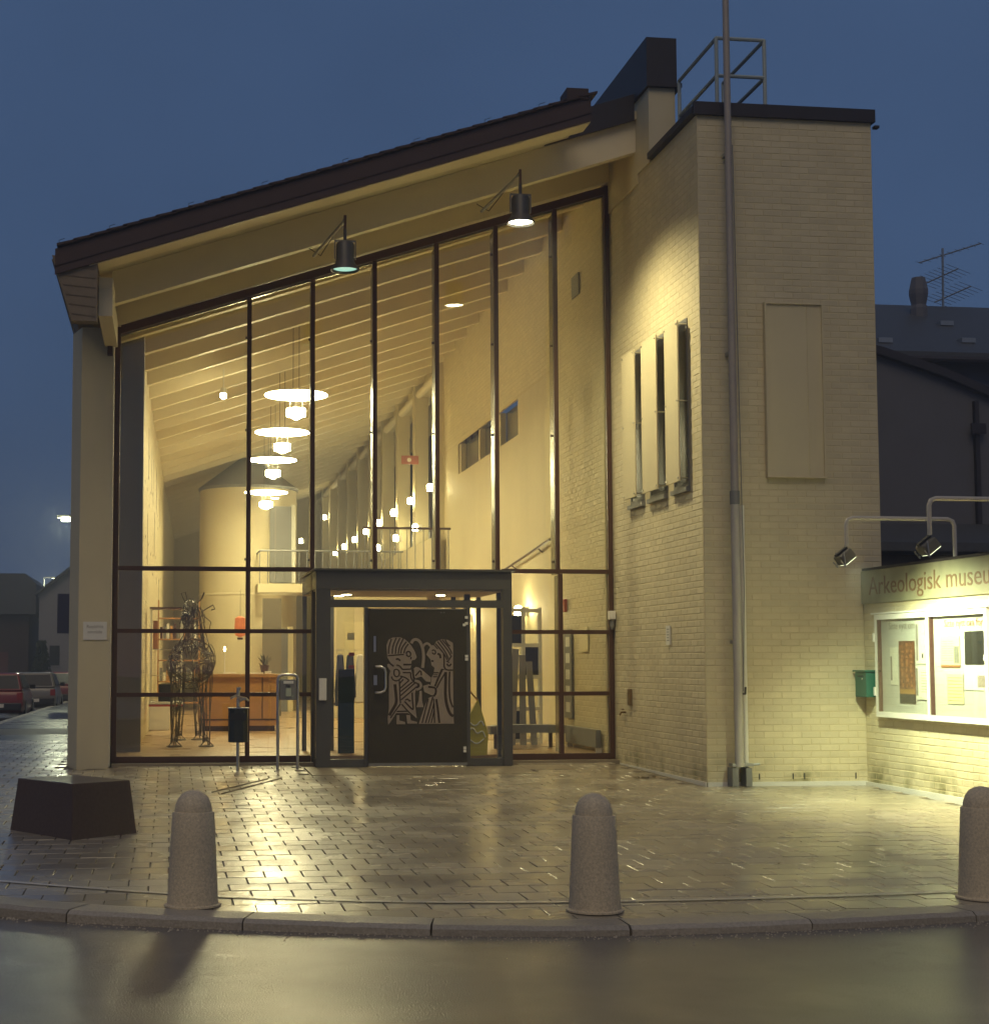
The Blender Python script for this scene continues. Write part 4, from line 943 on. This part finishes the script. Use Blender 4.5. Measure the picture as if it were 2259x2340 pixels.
ca = thing('candle', 'lit white candle standing beside the wire horse', 'candle', (-5.17, 7.9, zt0)); MB().lathe([(.012, 0), (.012, .42)], 8).build('wax', M_paper, ca); MB().lathe([(.05, 0), (.05, .015)], 12).build('dish', M_inox, ca); MB().lathe([(.006, .42), (.022, .45), (.004, .51)], 8).build('flame', emis('flame', (1, .66, .24), 60), ca)
la = thing('red_lantern', 'red lantern hung above the desk', 'lantern', (-4.86, 8.4, 1.86)); MB().lathe([(.03, .0), (.10, .04), (.11, .2), (.10, .36), (.03, .40)], 10).build('body', mat('lantern_red', (.45, .13, .04), .5, emit=(1, .25, .05), estr=.25), la); MB().tube([(0, 0, .4), (0, 0, .9)], .005, 5).build('cord', M_wire, la); MB().lathe([(.05, -.05), (.06, -.01)], 10).build('foot', M_frame, la)
tag(bx(-4.0, -3.55, 15.6, 15.64, .1, 2.9).build('perforated_screen', mat('perf_metal', (.22, .19, .13), .5, metal=.4, var=.5, scale=70)), 'grey perforated screen left of the porch', 'screen')
# wire horse
hs = thing('wire_horse', 'tall horse sculpture of bent dark wire behind the glass', 'sculpture', (-5.87, 2.75, .1))
def wires(pts, rad, n, r=.0055, wob=.25, ring=0, seed=1, twist=.8):
    q = random.Random(seed); m = MB(); pts = [Vector(p) for p in pts]
    for k in range(n):
        a = 2 * math.pi * k / n + q.uniform(-.3, .3); tw = q.uniform(-twist, twist); w_l = []
        for i, p in enumerate(pts):
            d = (pts[min(i + 1, len(pts) - 1)] - pts[max(i - 1, 0)]).normalized()
            u = d.orthogonal().normalized(); v = d.cross(u); ang = a + tw * i / len(pts) + q.uniform(-wob, wob); rr = rad[i] * q.uniform(1 - wob * .5, 1 + wob * .25)
            w_l.append(p + (u * math.cos(ang) + v * math.sin(ang)) * rr)
        sm = smooth_poly3(w_l); m.tube(sm, r * q.uniform(.7, 1.3), 5)
    for k in range(ring):
        t = q.uniform(0, len(pts) - 1.01); i = int(t); f = t - i; p = pts[i].lerp(pts[i + 1], f); rr = rad[i] * (1 - f) + rad[i + 1] * f; d = (pts[i + 1] - pts[i]).normalized(); u = d.orthogonal().normalized(); v = d.cross(u); a0 = q.uniform(0, 6.28); sp = q.uniform(1.5, 4.5)
        m.tube([p + (u * math.cos(a0 + sp * j / 8) + v * math.sin(a0 + sp * j / 8)) * rr + d * (j - 4) * q.uniform(.01, .05) for j in range(9)], r * .9, 5)
    return m
def smooth_poly3(p):
    out = [p[0]]
    for a, b in zip(p, p[1:]): out += [a.lerp(b, .25), a.lerp(b, .75)]
    return out + [p[-1]]
wires([(.02, .30, 1.25), (.02, .15, 1.30), (.03, .0, 1.32), (.02, -.12, 1.30)], [.20, .34, .36, .20], 26, ring=16, seed=3).build('chest', M_wire, hs)
wires([(.02, .30, 1.25), (.0, .8, 1.22), (.0, 1.4, 1.22), (.0, 1.9, 1.28), (0, 2.1, 1.25)], [.22, .36, .37, .36, .12], 24, ring=18, seed=4).build('body', M_wire, hs)
wires([(.03, .05, 1.45), (.06, -.02, 1.75), (.06, -.05, 2.0), (.04, -.1, 2.12)], [.28, .16, .12, .10], 16, ring=8, seed=5).build('neck', M_wire, hs)
wires([(.0, -.02, 2.16), (-.03, -.14, 2.10), (-.06, -.28, 1.98), (-.08, -.36, 1.86)], [.09, .12, .10, .05], 14, ring=8, seed=6, r=.008).build('head', M_wire, hs)
for s, x in ((-1, -.16), (1, .16)):
    m = MB(); m.tube([(x * .5, -.02, 2.18), (x * .9 + .02, -.02, 2.26), (x * 1.1 + .02, -.02, 2.34), (x * .9 + .05, -.02, 2.36), (x * .6 + .04, -.02, 2.22)], .008, 5); m.build('ear', M_wire, hs)
m = MB(); m.tube([(.15, -.05, 2.05), (.26, -.05, 2.12), (.33, -.08, 2.16), (.36, -.08, 2.10), (.30, -.08, 2.08)], .010, 5); m.tube([(.2, -.05, 1.98), (.30, -.05, 1.90), (.27, -.05, 1.75)], .008, 5); m.build('mane', M_wire, hs)
for k, (fx, fy, tx, ty, zz) in enumerate(((-.24, -.20, -.20, .05, 1.25), (.24, -.22, .22, .05, 1.25), (-.16, 1.75, -.18, 1.85, 1.2), (.16, 1.8, .18, 1.9, 1.2))):
    wires([(tx, ty, zz), (tx * 1.02, ty, .85), (fx * .95, (ty + fy) / 2, .55), (fx, fy, .22), (fx, fy, .07)], [.13, .11, .075, .055, .05], 13, ring=8, seed=10 + k).build('leg', M_wire, hs)
    m = MB(); m.tube([(fx + .11 * math.cos(a / 10 * 6.283), fy - .03 + .09 * math.sin(a / 10 * 6.283), .014) for a in range(11)], .010, 5)
    for a in range(5): m.tube([(fx, fy, .12), (fx + .11 * math.cos(a * 1.26), fy - .03 + .09 * math.sin(a * 1.26), .016)], .007, 5)
    m.build('hoof', M_wire, hs)
# things along the left wall
vb = thing('white_plinth', 'low white box plinth at the left wall of the hall', 'plinth', (-6.40, 8.5, .1)); bx(-.27, .22, -.2, .3, 0, .62).build('box', M_white, vb, bevel=.01); bx(-.29, .24, -.22, .32, .622, .65).build('top', M_white, vb)
ct = thing('glass_cabinet', 'tall display cabinet with thin rails against the left wall', 'cabinet', (-6.28, 6.0, .1))
for x in (-.25, .28):
    for y in (-.3, .3): bx(x, x + .03, y, y + .03, .6, 2.2).build('upright', M_white, ct)
bx(-.26, .32, -.32, .34, .56, .60).build('shelf', M_white, ct); bx(-.26, .32, -.32, .34, .52, .555).build('shelf_edge', M_red, ct); bx(-.26, .32, -.32, .34, 2.2, 2.23).build('top', M_frame, ct); bx(-.1, .15, -.1, .1, .6, .9).build('exhibit', M_black, ct); bx(-.2, -.12, -.2, .2, 1.5, 2.0).build('hanging_cloth', mat('orange_cloth', (.40, .16, .04), .7), ct)
for z in (1.05, 1.5): bx(-.25, .3, -.3, .32, z, z + .008).build('glass_shelf', M_inox, ct)
bk = thing('bookshelf', 'dim bookshelf behind the wire horse head', 'shelf', (-6.0, 12.0, .1))
for z in (.4, .85, 1.3, 1.75, 2.2): bx(-.45, .45, 0, .3, z, z + .03).build('board', M_wood, bk)
for s in (-.45, .42): bx(s, s + .03, 0, .3, 0, 2.6).build('side', M_wood, bk)
for k in range(22):
    r_ = rnd.uniform(.15, .33); x = -.40 + (k % 11) * .072; z = (.88, 1.78)[k // 11]; bx(x, x + .055, .03, .25, z, z + r_).build('book', [M_grey, M_paper, M_wood, M_frame][k % 4], bk)
# coats through the left porch pane
cr = thing('coat_rack', 'coat rack with white and navy garments seen through porch', 'coat rack', (-3.08, 6.4, .1))
MB().tube([(-.4, 0, 0), (-.4, 0, 1.5), (.45, 0, 1.5), (.45, 0, 0)], .015, 6).build('frame', M_inox, cr)
for k, (x, m_, ln) in enumerate(((-.28, M_cloth, .85), (-.08, M_blue, .9), (.10, M_blue, .75), (.28, M_cloth, .85))):
    MB().hexa([(x - .12, -.16, 1.4 - ln), (x + .10, -.16, 1.4 - ln), (x + .12, .16, 1.4 - ln), (x - .10, .16, 1.4 - ln), (x - .05, -.10, 1.42), (x + .05, -.10, 1.42), (x + .05, .1, 1.42), (x - .05, .1, 1.42)]).build('garment', m_, cr, bevel=.03)
# right side, seen through the lower panes
gd = thing('grid_screen', 'white gridded glazed door leaf standing by the stair wall', 'door', (-.66, 2.75, .1), R(24))
for x in (-.33, 0, .33): bx(x - .03, x + .03, -.02, .02, .0, 2.15).build('stile', M_white, gd)
for z in (.05, .55, 1.05, 1.55, 2.1): bx(-.30, .30, -.018, .018, z - .03, z + .03).build('rail', M_white, gd)
for i_, x in enumerate((-.295, .035)):
    for z in (.08, .58, 1.08, 1.58): bx(x, x + .26, -.004, .004, z, z + .44).build('pane', G_clear if (i_ + int(z * 2)) % 3 else G_dark, gd)
for k in range(3):
    sk = thing('leaning_board', 'narrow dark board leaning by the white gridded door, %s' % ('left one', 'middle one', 'right one')[k], 'board', (-.95 + .2 * k, 2.3 + .1 * k, .1)); o = bx(-.05, .05, -.01, .01, 0, 1.5 - .1 * k).build('plank', M_dgrey, sk); o.rotation_euler = (R(-6), R(4 - 3 * k), 0)
bn = thing('curved_bench', 'low curved grey bench edge on the wooden floor', 'bench', (-.95, 1.35, .1))
m = MB(); arc = [(-.55 + .12 * k, .5 * math.sin(k * .26) - .1) for k in range(11)]
for k in range(10):
    (a, b), (c, d_) = arc[k], arc[k + 1]; m.hexa([(a, b, .22), (c, d_, .22), (c, d_ + .3, .22), (a, b + .3, .22), (a, b, .34), (c, d_, .34), (c, d_ + .3, .34), (a, b + .3, .34)])
m.build('seat', M_grey, bn)
for x, y in ((-.45, .15), (.45, .4)): bx(x, x + .05, y, y + .05, 0, .22).build('leg', M_frame, bn)
pb = thing('panel_board', 'tall narrow grey pictogram board on the inner brick wall', 'board'); X0 = -.120
bx(X0, -.096, 1.86, 2.30, .53, 1.88).build('board', M_grey, pb)
for k in range(5): bx(X0 - .004, X0 - .0005, 1.95, 2.18, .62 + k * .25, .77 + k * .25).build('pictogram', M_paper, pb)
ps = tag(bx(-.118, -.096, .95, 1.40, 1.54, 1.90).build('wall_poster', M_ypaper), 'cream poster on the inner brick wall beside the frame', 'poster')
rd = thing('radiator', 'low grey radiator along the foot of the inner brick wall', 'radiator'); bx(-.19, -.115, .30, 1.98, .17, .42).build('panel', M_grey, rd); bx(-.18, -.096, .32, .36, .1, .17).build('foot', M_white, rd); bx(-.18, -.096, 1.90, 1.94, .1, .17).build('foot', M_white, rd)
fa = thing('fire_alarm', 'small red fire alarm box on the inner brick wall', 'alarm'); bx(-.15, -.096, 2.15, 2.28, 2.16, 2.36).build('box', M_red, fa, bevel=.008); bx(-.154, -.151, 2.19, 2.24, 2.23, 2.29).build('button', M_paper, fa)

# ------------------------------------------------------------------ street furniture on the forecourt
def bollard(label, x, y):
    t = thing('bollard', label, 'bollard', (x, y, gz(y) + .004), rnd.uniform(0, 6), 'granite bollards along the kerb')
    MB().lathe([(.178, 0), (.178, .010), (.164, .016)], 28).build('base_plate', M_gran, t, smooth=True)
    pr = [(.160, .016), (.157, .06), (.150, .22), (.141, .40), (.132, .575), (.129, .582), (.117, .584), (.1165, .60), (.110, .632), (.097, .664), (.075, .692), (.045, .710), (.015, .716)]
    MB().lathe(pr, 36).build('shaft', M_gran, t, smooth=True); return t
bollard('granite bollard in front of the waste bin, leftmost of three', -6.04, -11.18)
bollard('granite bollard in front of the entrance, middle of three', -3.585, -11.66)
bollard('granite bollard cut by the right edge, before the notice wall', -.945, -11.5)
st_ = thing('stone_block', 'dark polished granite block seat beside the corner pillar', 'bench', (-7.02, -7.25, -.09))
base = [(-6.98, -7.86), (-6.45, -7.44), (-7.03, -6.66), (-7.57, -7.06)]
cx, cy = -7.01, -7.255
lo = [(a - cx, b - cy, 0.0) for a, b in base]; hi = [((a - cx) * .88 - .0, (b - cy) * .88, .455) for a, b in base]
MB().hexa([(p[0], p[1], -.02) for p in lo] + hi).build('block', M_plinth, st_, bevel=.008)
wb = thing('waste_bin', 'dark waste bin on a steel post before the glass wall', 'bin', (-5.31, -1.06, gz(-1)))
MB().tube([(0, .02, 0), (0, .02, 1.07)], .022, 10).build('post', M_inox, wb, smooth=True)
m = MB().prism([(-.13, -.02), (-.115, -.10), (-.06, -.15), (.06, -.15), (.115, -.10), (.13, -.02)], 'z', .37, .80); m.build('bin_body', M_bin, wb, bevel=.006)
bx(-.105, .095, -.157, -.151, .655, .75).build('bin_opening', M_black, wb); bx(-.135, .135, -.155, -.0, .802, .815).build('bin_rim', M_inox, wb)
m = MB(); m.tube([(-.10, -.02, .93), (-.03, .0, .965), (.04, -.02, .94), (.11, -.03, .92)], .018, 6); m.tube([(.02, 0, .90), (.10, -.05, .93), (.13, -.03, .90)], .016, 6); m.tube([(0, .02, 1.03), (.03, .0, 1.07)], .016, 6); m.build('top_bracket', M_inox, wb)
hp = thing('call_post', 'stainless steel hoop post with a call panel by the porch', 'post', (-4.655, -.88, gz(-.9)))
MB().tube([(-.13, 0, 0), (-.13, 0, 1.17), (-.115, 0, 1.21), (-.08, 0, 1.23), (.08, 0, 1.23), (.115, 0, 1.21), (.13, 0, 1.17), (.13, 0, 0)], .021, 10).build('hoop', M_inox, hp, smooth=True)
pn = bx(-.106, .106, -.03, .03, .90, 1.17).build('panel', M_grey, hp); bx(-.06, .07, -.04, -.031, 1.115, 1.15).build('top_plate', M_white, pn); bx(-.03, .04, -.045, -.031, .95, 1.06).build('button_plate', mat('pale_button', (.42, .46, .34), .35), pn)
MB().lathe([(.03, 0), (.03, .01)], 12).build('key_hole', M_black, pn).location = (0, -.036, 1.08)
lf = MB()
for k in range(26):
    x, y = -.40 + rnd.gauss(0, .10), -2.70 + rnd.gauss(0, .05); a = rnd.uniform(0, 6.28); s = rnd.uniform(.02, .045); c, n_ = math.cos(a) * s, math.sin(a) * s; z = gz(y) + .006; h = rnd.uniform(.0, .03)
    lf.add([(x - c, y - n_, z), (x + n_ * .6, y - c * .6, z + h * .5), (x + c, y + n_, z + h), (x - n_ * .6, y + c * .6, z + h * .4)], [(0, 1, 2, 3)])
tag(lf.build('leaf_litter', M_leaf), 'small heap of wet brown leaves near the tower wall', kind='stuff')
lf = MB()
for k in range(46):
    x, y = rnd.uniform(-8.5, 1.6), rnd.uniform(-11.0, -1.2)
    a = rnd.uniform(0, 6.28); s = rnd.uniform(.010, .028); c, n_ = math.cos(a) * s, math.sin(a) * s; z = gz(y) + .005
    lf.add([(x - c, y - n_, z), (x + n_ * .6, y - c * .6, z + .003), (x + c, y + n_, z + .008), (x - n_ * .6, y + c * .6, z + .004)], [(0, 1, 2, 3)])
tag(lf.build('scattered_leaves', M_leaf), 'single wet leaves scattered over the paving', kind='stuff')
gr = MB(); q = random.Random(11)
for p in kb_pts:
    if not (-8.5 < p.x < 1.5 and p.y < -8): continue
    for k in range(9):
        o_ = .30 + abs(q.gauss(0, .10)); d_ = q.uniform(-.05, .05); nn = Vector((0, -1)) if p.x > -6.8 else Vector((-.6, -.8))
        x, y = p.x + d_ + nn.x * o_, p.y + nn.y * o_; s = q.uniform(.003, .009); z = rz_(y) + .002
        gr.add([(x - s, y - s * .7, z), (x + s, y - s * .6, z), (x + s * .2, y + s, z), (x, y, z + s * 1.1)], [(0, 1, 3), (1, 2, 3), (2, 0, 3)])
tag(gr.build('gutter_grit', M_kerb, fix=False), 'fine grit washed along the kerb gutter', kind='stuff')
MB().tube([(-5.72, -3.9, gz(-3.9) + .007), (-5.0, -2.3, gz(-2.3) + .007)], .006, 4).build('paving_slot', M_bed, pavement); MB().tube([(-5.62, -4.1, gz(-4.1) + .007), (-4.82, -2.2, gz(-2.2) + .007)], .006, 4).build('paving_slot', M_bed, pavement)

# ------------------------------------------------------------------ side street, left
E_street = emis('street_lamp_glow', (.96, 1.0, .62), 90.)
def street_lamp(label, x, y, h, px):
    z0 = rz_(y); t = thing('street_lamp', label, 'street lamp', (px, y, z0), 0, 'street lamps down the side street')
    MB().tube([(0, 0, 0), (0, 0, h - z0 - .1), (.0, 0, h - z0 + .1)], [.07, .045, .04], 8).build('pole', M_galv, t); MB().tube([(0, 0, h - z0 + .1), (x - px, 0, h - z0 + .12)], .035, 8).build('arm', M_galv, t)
    m = MB(); m.box(x - px - .35, x - px + .35, -.14, .14, h - z0 + .02, h - z0 + .14); m.build('head', M_grey, t, bevel=.03)
    m = MB(); m.box(x - px - .15, x - px + .15, -.18, .10, h - z0 - .09, h - z0 + .019); m.build('lens', E_street, t)
    lamp('bulb', 'POINT', t, (x - px, -.05, h - z0 - .25), 300, (.95, 1.0, .66), .15)
street_lamp('lit street lamp lower in view, far down the side street', -13.85, 85, 7.0, -14.7)
street_lamp('lit street lamp higher in view, nearer in the side street', -10.28, 40, 7.0, -9.3)
def car(label, x, y, colr, hh=1.42, wd=1.66, L=4.0):
    z0 = rz_(y); t = thing('parked_car', label, 'car', (x, y, z0), 0, 'cars parked along the side street')
    mp = mat('car_paint_%d' % int(colr[0] * 1000), colr, .3, coat=.5)
    # body: side profile stations from the rear (y=0) forward
    secs = [(0.0, .34, .70, .80), (.06, .30, .86, .80), (.25, .24, .92, .83), (.9, .20, .94, .83), (2.4, .20, .92, .83), (2.9, .22, .88, .82), (3.7, .26, .76, .79), (3.95, .32, .64, .72)]
    m = MB()
    for yy, b, tp, hw in secs:
        hw *= wd / 1.66
        m.v += [(-hw + .05, yy, b), (-hw, yy, b + .12), (-hw, yy, (b + tp) / 2 + .05), (-hw + .05, yy, tp), (hw - .05, yy, tp), (hw, yy, (b + tp) / 2 + .05), (hw, yy, b + .12), (hw - .05, yy, b)]
    for i in range(len(secs) - 1):
        for j in range(8): m.f.append((i * 8 + j, i * 8 + (j + 1) % 8, (i + 1) * 8 + (j + 1) % 8, (i + 1) * 8 + j))
    m.f.append(tuple(range(8))); m.f.append(tuple(range((len(secs) - 1) * 8, len(secs) * 8))[::-1])
    m.build('body', mp, t, smooth=True)
    hw = wd / 2
    m = MB().hexa([(-hw + .05, .10, .90), (hw - .05, .10, .90), (hw - .06, 2.75, .90), (-hw + .06, 2.75, .90), (-hw + .20, .42, hh), (hw - .20, .42, hh), (hw - .22, 1.95, hh), (-hw + .22, 1.95, hh)])
    m.build('cabin', mp, t, bevel=.05)
    MB().hexa([(-hw + .14, .125, .96), (hw - .14, .125, .96), (hw - .14, .145, .96), (-hw + .14, .145, .96), (-hw + .24, .365, hh - .07), (hw - .24, .365, hh - .07), (hw - .24, .385, hh - .07), (-hw + .24, .385, hh - .07)]).build('rear_window', G_dark, t)
    for s in (-1, 1):
        MB().hexa([(s * (hw - .055), .45, .95), (s * (hw - .035), .45, .95), (s * (hw - .035), 2.45, .95), (s * (hw - .055), 2.45, .95), (s * (hw - .20), .62, hh - .07), (s * (hw - .165), .62, hh - .07), (s * (hw - .165), 1.9, hh - .07), (s * (hw - .20), 1.9, hh - .07)]).build('side_window', G_dark, t)
        bx(s * (hw - .20), s * (hw - .03), -.02, .05, .62, .84).build('tail_light', mat('tail_red', (.30, .02, .015), .25), t)
        for yy in (.75, 3.15):
            wl = MB().tube([(s * (hw - .18), yy, .30), (s * (hw + .01), yy, .30)], .30, 18).build('wheel', M_black, t); MB().tube([(s * (hw + .011), yy, .30), (s * (hw + .02), yy, .30)], .17, 12).build('rim', M_galv, wl)
        bx(s * (hw - .02), s * (hw + .14), 2.2, 2.3, .92, 1.05).build('mirror', M_black, t)
    bx(-hw + .06, hw - .06, -.06, .04, .32, .54).build('bumper', M_black, t, bevel=.03); bx(-.26, .26, -.068, -.061, .40, .51).build('number_plate', M_paper, t)
    return t
car('red hatchback parked nearest, cut by the left edge', -11.30, 25.6, (.22, .022, .016))
car('silver grey car parked beyond the red hatchback', -10.93, 33.6, (.20, .19, .17))
car('dark red car half hidden behind the corner pillar', -10.70, 41.5, (.12, .012, .012))
dh = thing('dark_house', 'dark timber house with slate roof down the side street', 'house', (-15, 62, 0))
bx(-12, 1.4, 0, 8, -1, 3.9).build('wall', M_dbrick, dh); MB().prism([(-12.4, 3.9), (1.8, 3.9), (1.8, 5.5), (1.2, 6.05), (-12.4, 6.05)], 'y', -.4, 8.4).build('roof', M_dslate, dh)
for k, (x, z) in enumerate(((-1.05, 2.2), (-4, 2.2))):
    wn_ = bx(x, x + .75, -.03, -.002, z, z + 1.3).build('window', G_dark, dh)
    bx(x - .10, x, -.06, -.002, z - .1, z + 1.4).build('window_frame', M_wht2, wn_); bx(x + .75, x + .85, -.06, -.002, z - .1, z + 1.4).build('window_frame', M_wht2, wn_)
bx(-.1, .35, -.04, -.002, -.4, 1.9).build('door', mat('dim_red_door', (.10, .03, .02), .6), dh)
wh = thing('pale_house', 'pale rendered house behind the dark blue sign', 'house', (-11.2, 58, 0))
MB().prism([(-1.55, -1.0), (5, -1.0), (5, 6.4), (.4, 6.4), (-1.55, 4.85)], 'y', 0, 8).build('wall', M_wht2, wh)
MB().prism([(-1.8, 4.78), (-1.6, 4.95), (.35, 6.52), (5.2, 6.52), (5.2, 6.40), (.45, 6.40), (-1.55, 4.85)], 'y', -.3, 8.3).build('roof', M_dslate, wh)
for x, z in ((-1.0, 1.2), (.2, 1.2), (-.4, 3.2)):
    q = bx(x, x + .5, -.02, -.002, z, z + 1.0).build('window', G_dark, wh); bx(x - .06, x + .56, -.05, -.021, z - .08, z - .001).build('sill', M_wht2, q)
hg = thing('conifer_hedge', 'dark clipped evergreen bush before the pale house', 'bush', (-12.35, 55, -.6)); m = MB(); q = random.Random(5)
for k in range(900):
    t_ = q.random(); rr = .75 * (1 - t_ * .75) * math.sqrt(q.random()); a = q.uniform(0, 6.28); x, y, z = rr * math.cos(a), rr * math.sin(a), t_ * 2.9; s = .09; b = q.uniform(0, 6.28)
    m.add([(x - s * math.cos(b), y - s * math.sin(b), z), (x + s * math.cos(b), y + s * math.sin(b), z), (x, y, z + .18)], [(0, 1, 2)])
m.build('foliage', M_hedge, hg, fix=False); MB().tube([(0, 0, -.1), (0, 0, 2.4)], [.08, .03], 6).build('stem', M_frame, hg)
sb = thing('street_sign', 'dark blue banner sign on a thin post beside the pillar', 'sign', (-9.42, 30, rz_(30)))
bx(-.42, .75, -.02, .02, 2.70, 4.0).build('panel', mat('dark_blue_sign', (.018, .022, .06), .5), sb); MB().tube([(.10, .03, 0), (.10, .03, 4.0)], .03, 8).build('post', mat('maroon_post', (.06, .02, .025), .5), sb)

# ------------------------------------------------------------------ neighbouring house on the right
nh = thing('neighbour_house', 'dim neighbouring house with slate roof behind the notice wall', 'house', (0, 0, 0))
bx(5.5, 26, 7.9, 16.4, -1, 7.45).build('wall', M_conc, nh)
MB().prism([(7.5, 7.42), (7.5, 7.56), (12, 9.60), (16.5, 7.56), (16.5, 7.42), (12, 9.42)], 'x', 5.0, 26.5).build('roof', M_dslate, nh)
MB().tube([(5.0, 7.46, 7.40), (26.5, 7.46, 7.40)], .07, 8).build('gutter', M_flash, nh)
for x, y in ((8.0, 8.1), (9.9, 8.3), (10.3, 9.9)): bx(x, x + .30, y, y + .25, 7.56 + (y - 7.5) * .453 + .02, 7.56 + (y - 7.5) * .453 + .12).build('roof_step', M_galv, nh)
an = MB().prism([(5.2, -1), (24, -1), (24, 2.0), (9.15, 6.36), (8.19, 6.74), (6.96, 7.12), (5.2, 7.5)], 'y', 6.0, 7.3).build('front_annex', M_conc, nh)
MB().prism([(5.2, 7.5), (6.96, 7.12), (8.19, 6.74), (9.15, 6.36), (24, 2.0), (24, 2.16), (9.2, 6.50), (8.24, 6.89), (6.98, 7.27), (5.2, 7.66)], 'y', 5.85, 7.35).build('annex_roof', M_flash, an)
bx(8.80, 8.88, 5.90, 5.998, -.5, 6.3).build('downpipe', M_flash, an); bx(8.70, 8.98, 5.84, 5.899, 5.66, 5.86).build('hopper', M_flash, an)
bx(8.35, 8.42, 7.80, 7.898, 6.7, 7.4).build('downpipe', M_flash, nh)
wn_ = bx(9.6, 10.6, 5.95, 5.998, 1.6, 3.4).build('window', G_dark, an); bx(9.5, 10.7, 5.90, 5.949, 1.5, 1.598).build('sill', M_conc, wn_)
MB().lathe([(.19, 0), (.19, .3), (.165, .38), (.215, .62), (.215, .72), (.16, .96), (.15, 1.0)], 8, (10.38, 11.0, 8.98)).build('chimney', M_conc, nh)
bx(5.0, 24, 3.6, 5.8, -1, 3.2).build('shed', M_dbrick, nh); MB().prism([(3.35, 3.25), (3.35, 3.40), (5.8, 3.95), (5.8, 3.8)], 'x', 4.8, 24).build('shed_roof', M_dslate, nh)
aa = thing('tv_antenna', 'rooftop television aerial with three rows of rods', 'antenna', (11.49, 12.0, 9.55))
MB().tube([(0, 0, -.1), (.03, 0, 1.42)], .030, 6).build('mast', M_galv, aa)
for z, a, b, tz in ((1.22, -.55, .98, .34), (.72, -.45, .40, .26), (.30, -.20, .70, .27)):
    bm_ = MB().tube([(a, 0, z - .16), (b, 0, z - .16 + tz * 1.5)], .018, 5).build('boom', M_galv, aa)
    m = MB(); nn = 9
    for k in range(nn):
        f = k / (nn - 1); x = a + (b - a) * f; zz = z - .16 + tz * 1.5 * f; l_ = .62 if z < 1.0 else .16; m.tube([(x - l_ * .8, -l_ * .6, zz), (x + l_ * .8, l_ * .6, zz)], .006, 4)
    m.build('rods', M_galv, bm_)

# ------------------------------------------------------------------ damp evening air
HAZE = .0036
if HAZE:
    hz = bx(-70, 60, -38, 108, -2.2, 14).build('haze', mat('haze_skin', (1, 1, 1)))
    mh = bpy.data.materials.new('damp_air'); mh.use_nodes = True; nn_ = mh.node_tree.nodes; nn_.clear()
    oo = nn_.new('ShaderNodeOutputMaterial'); pv = nn_.new('ShaderNodeVolumePrincipled'); pv.inputs['Color'].default_value = (.92, .94, .97, 1); pv.inputs['Density'].default_value = HAZE; pv.inputs['Anisotropy'].default_value = .3
    mh.node_tree.links.new(pv.outputs[0], oo.inputs['Volume']); hz.data.materials.clear(); hz.data.materials.append(mh)
    tag(hz, 'thin damp evening air over the street', kind='stuff')
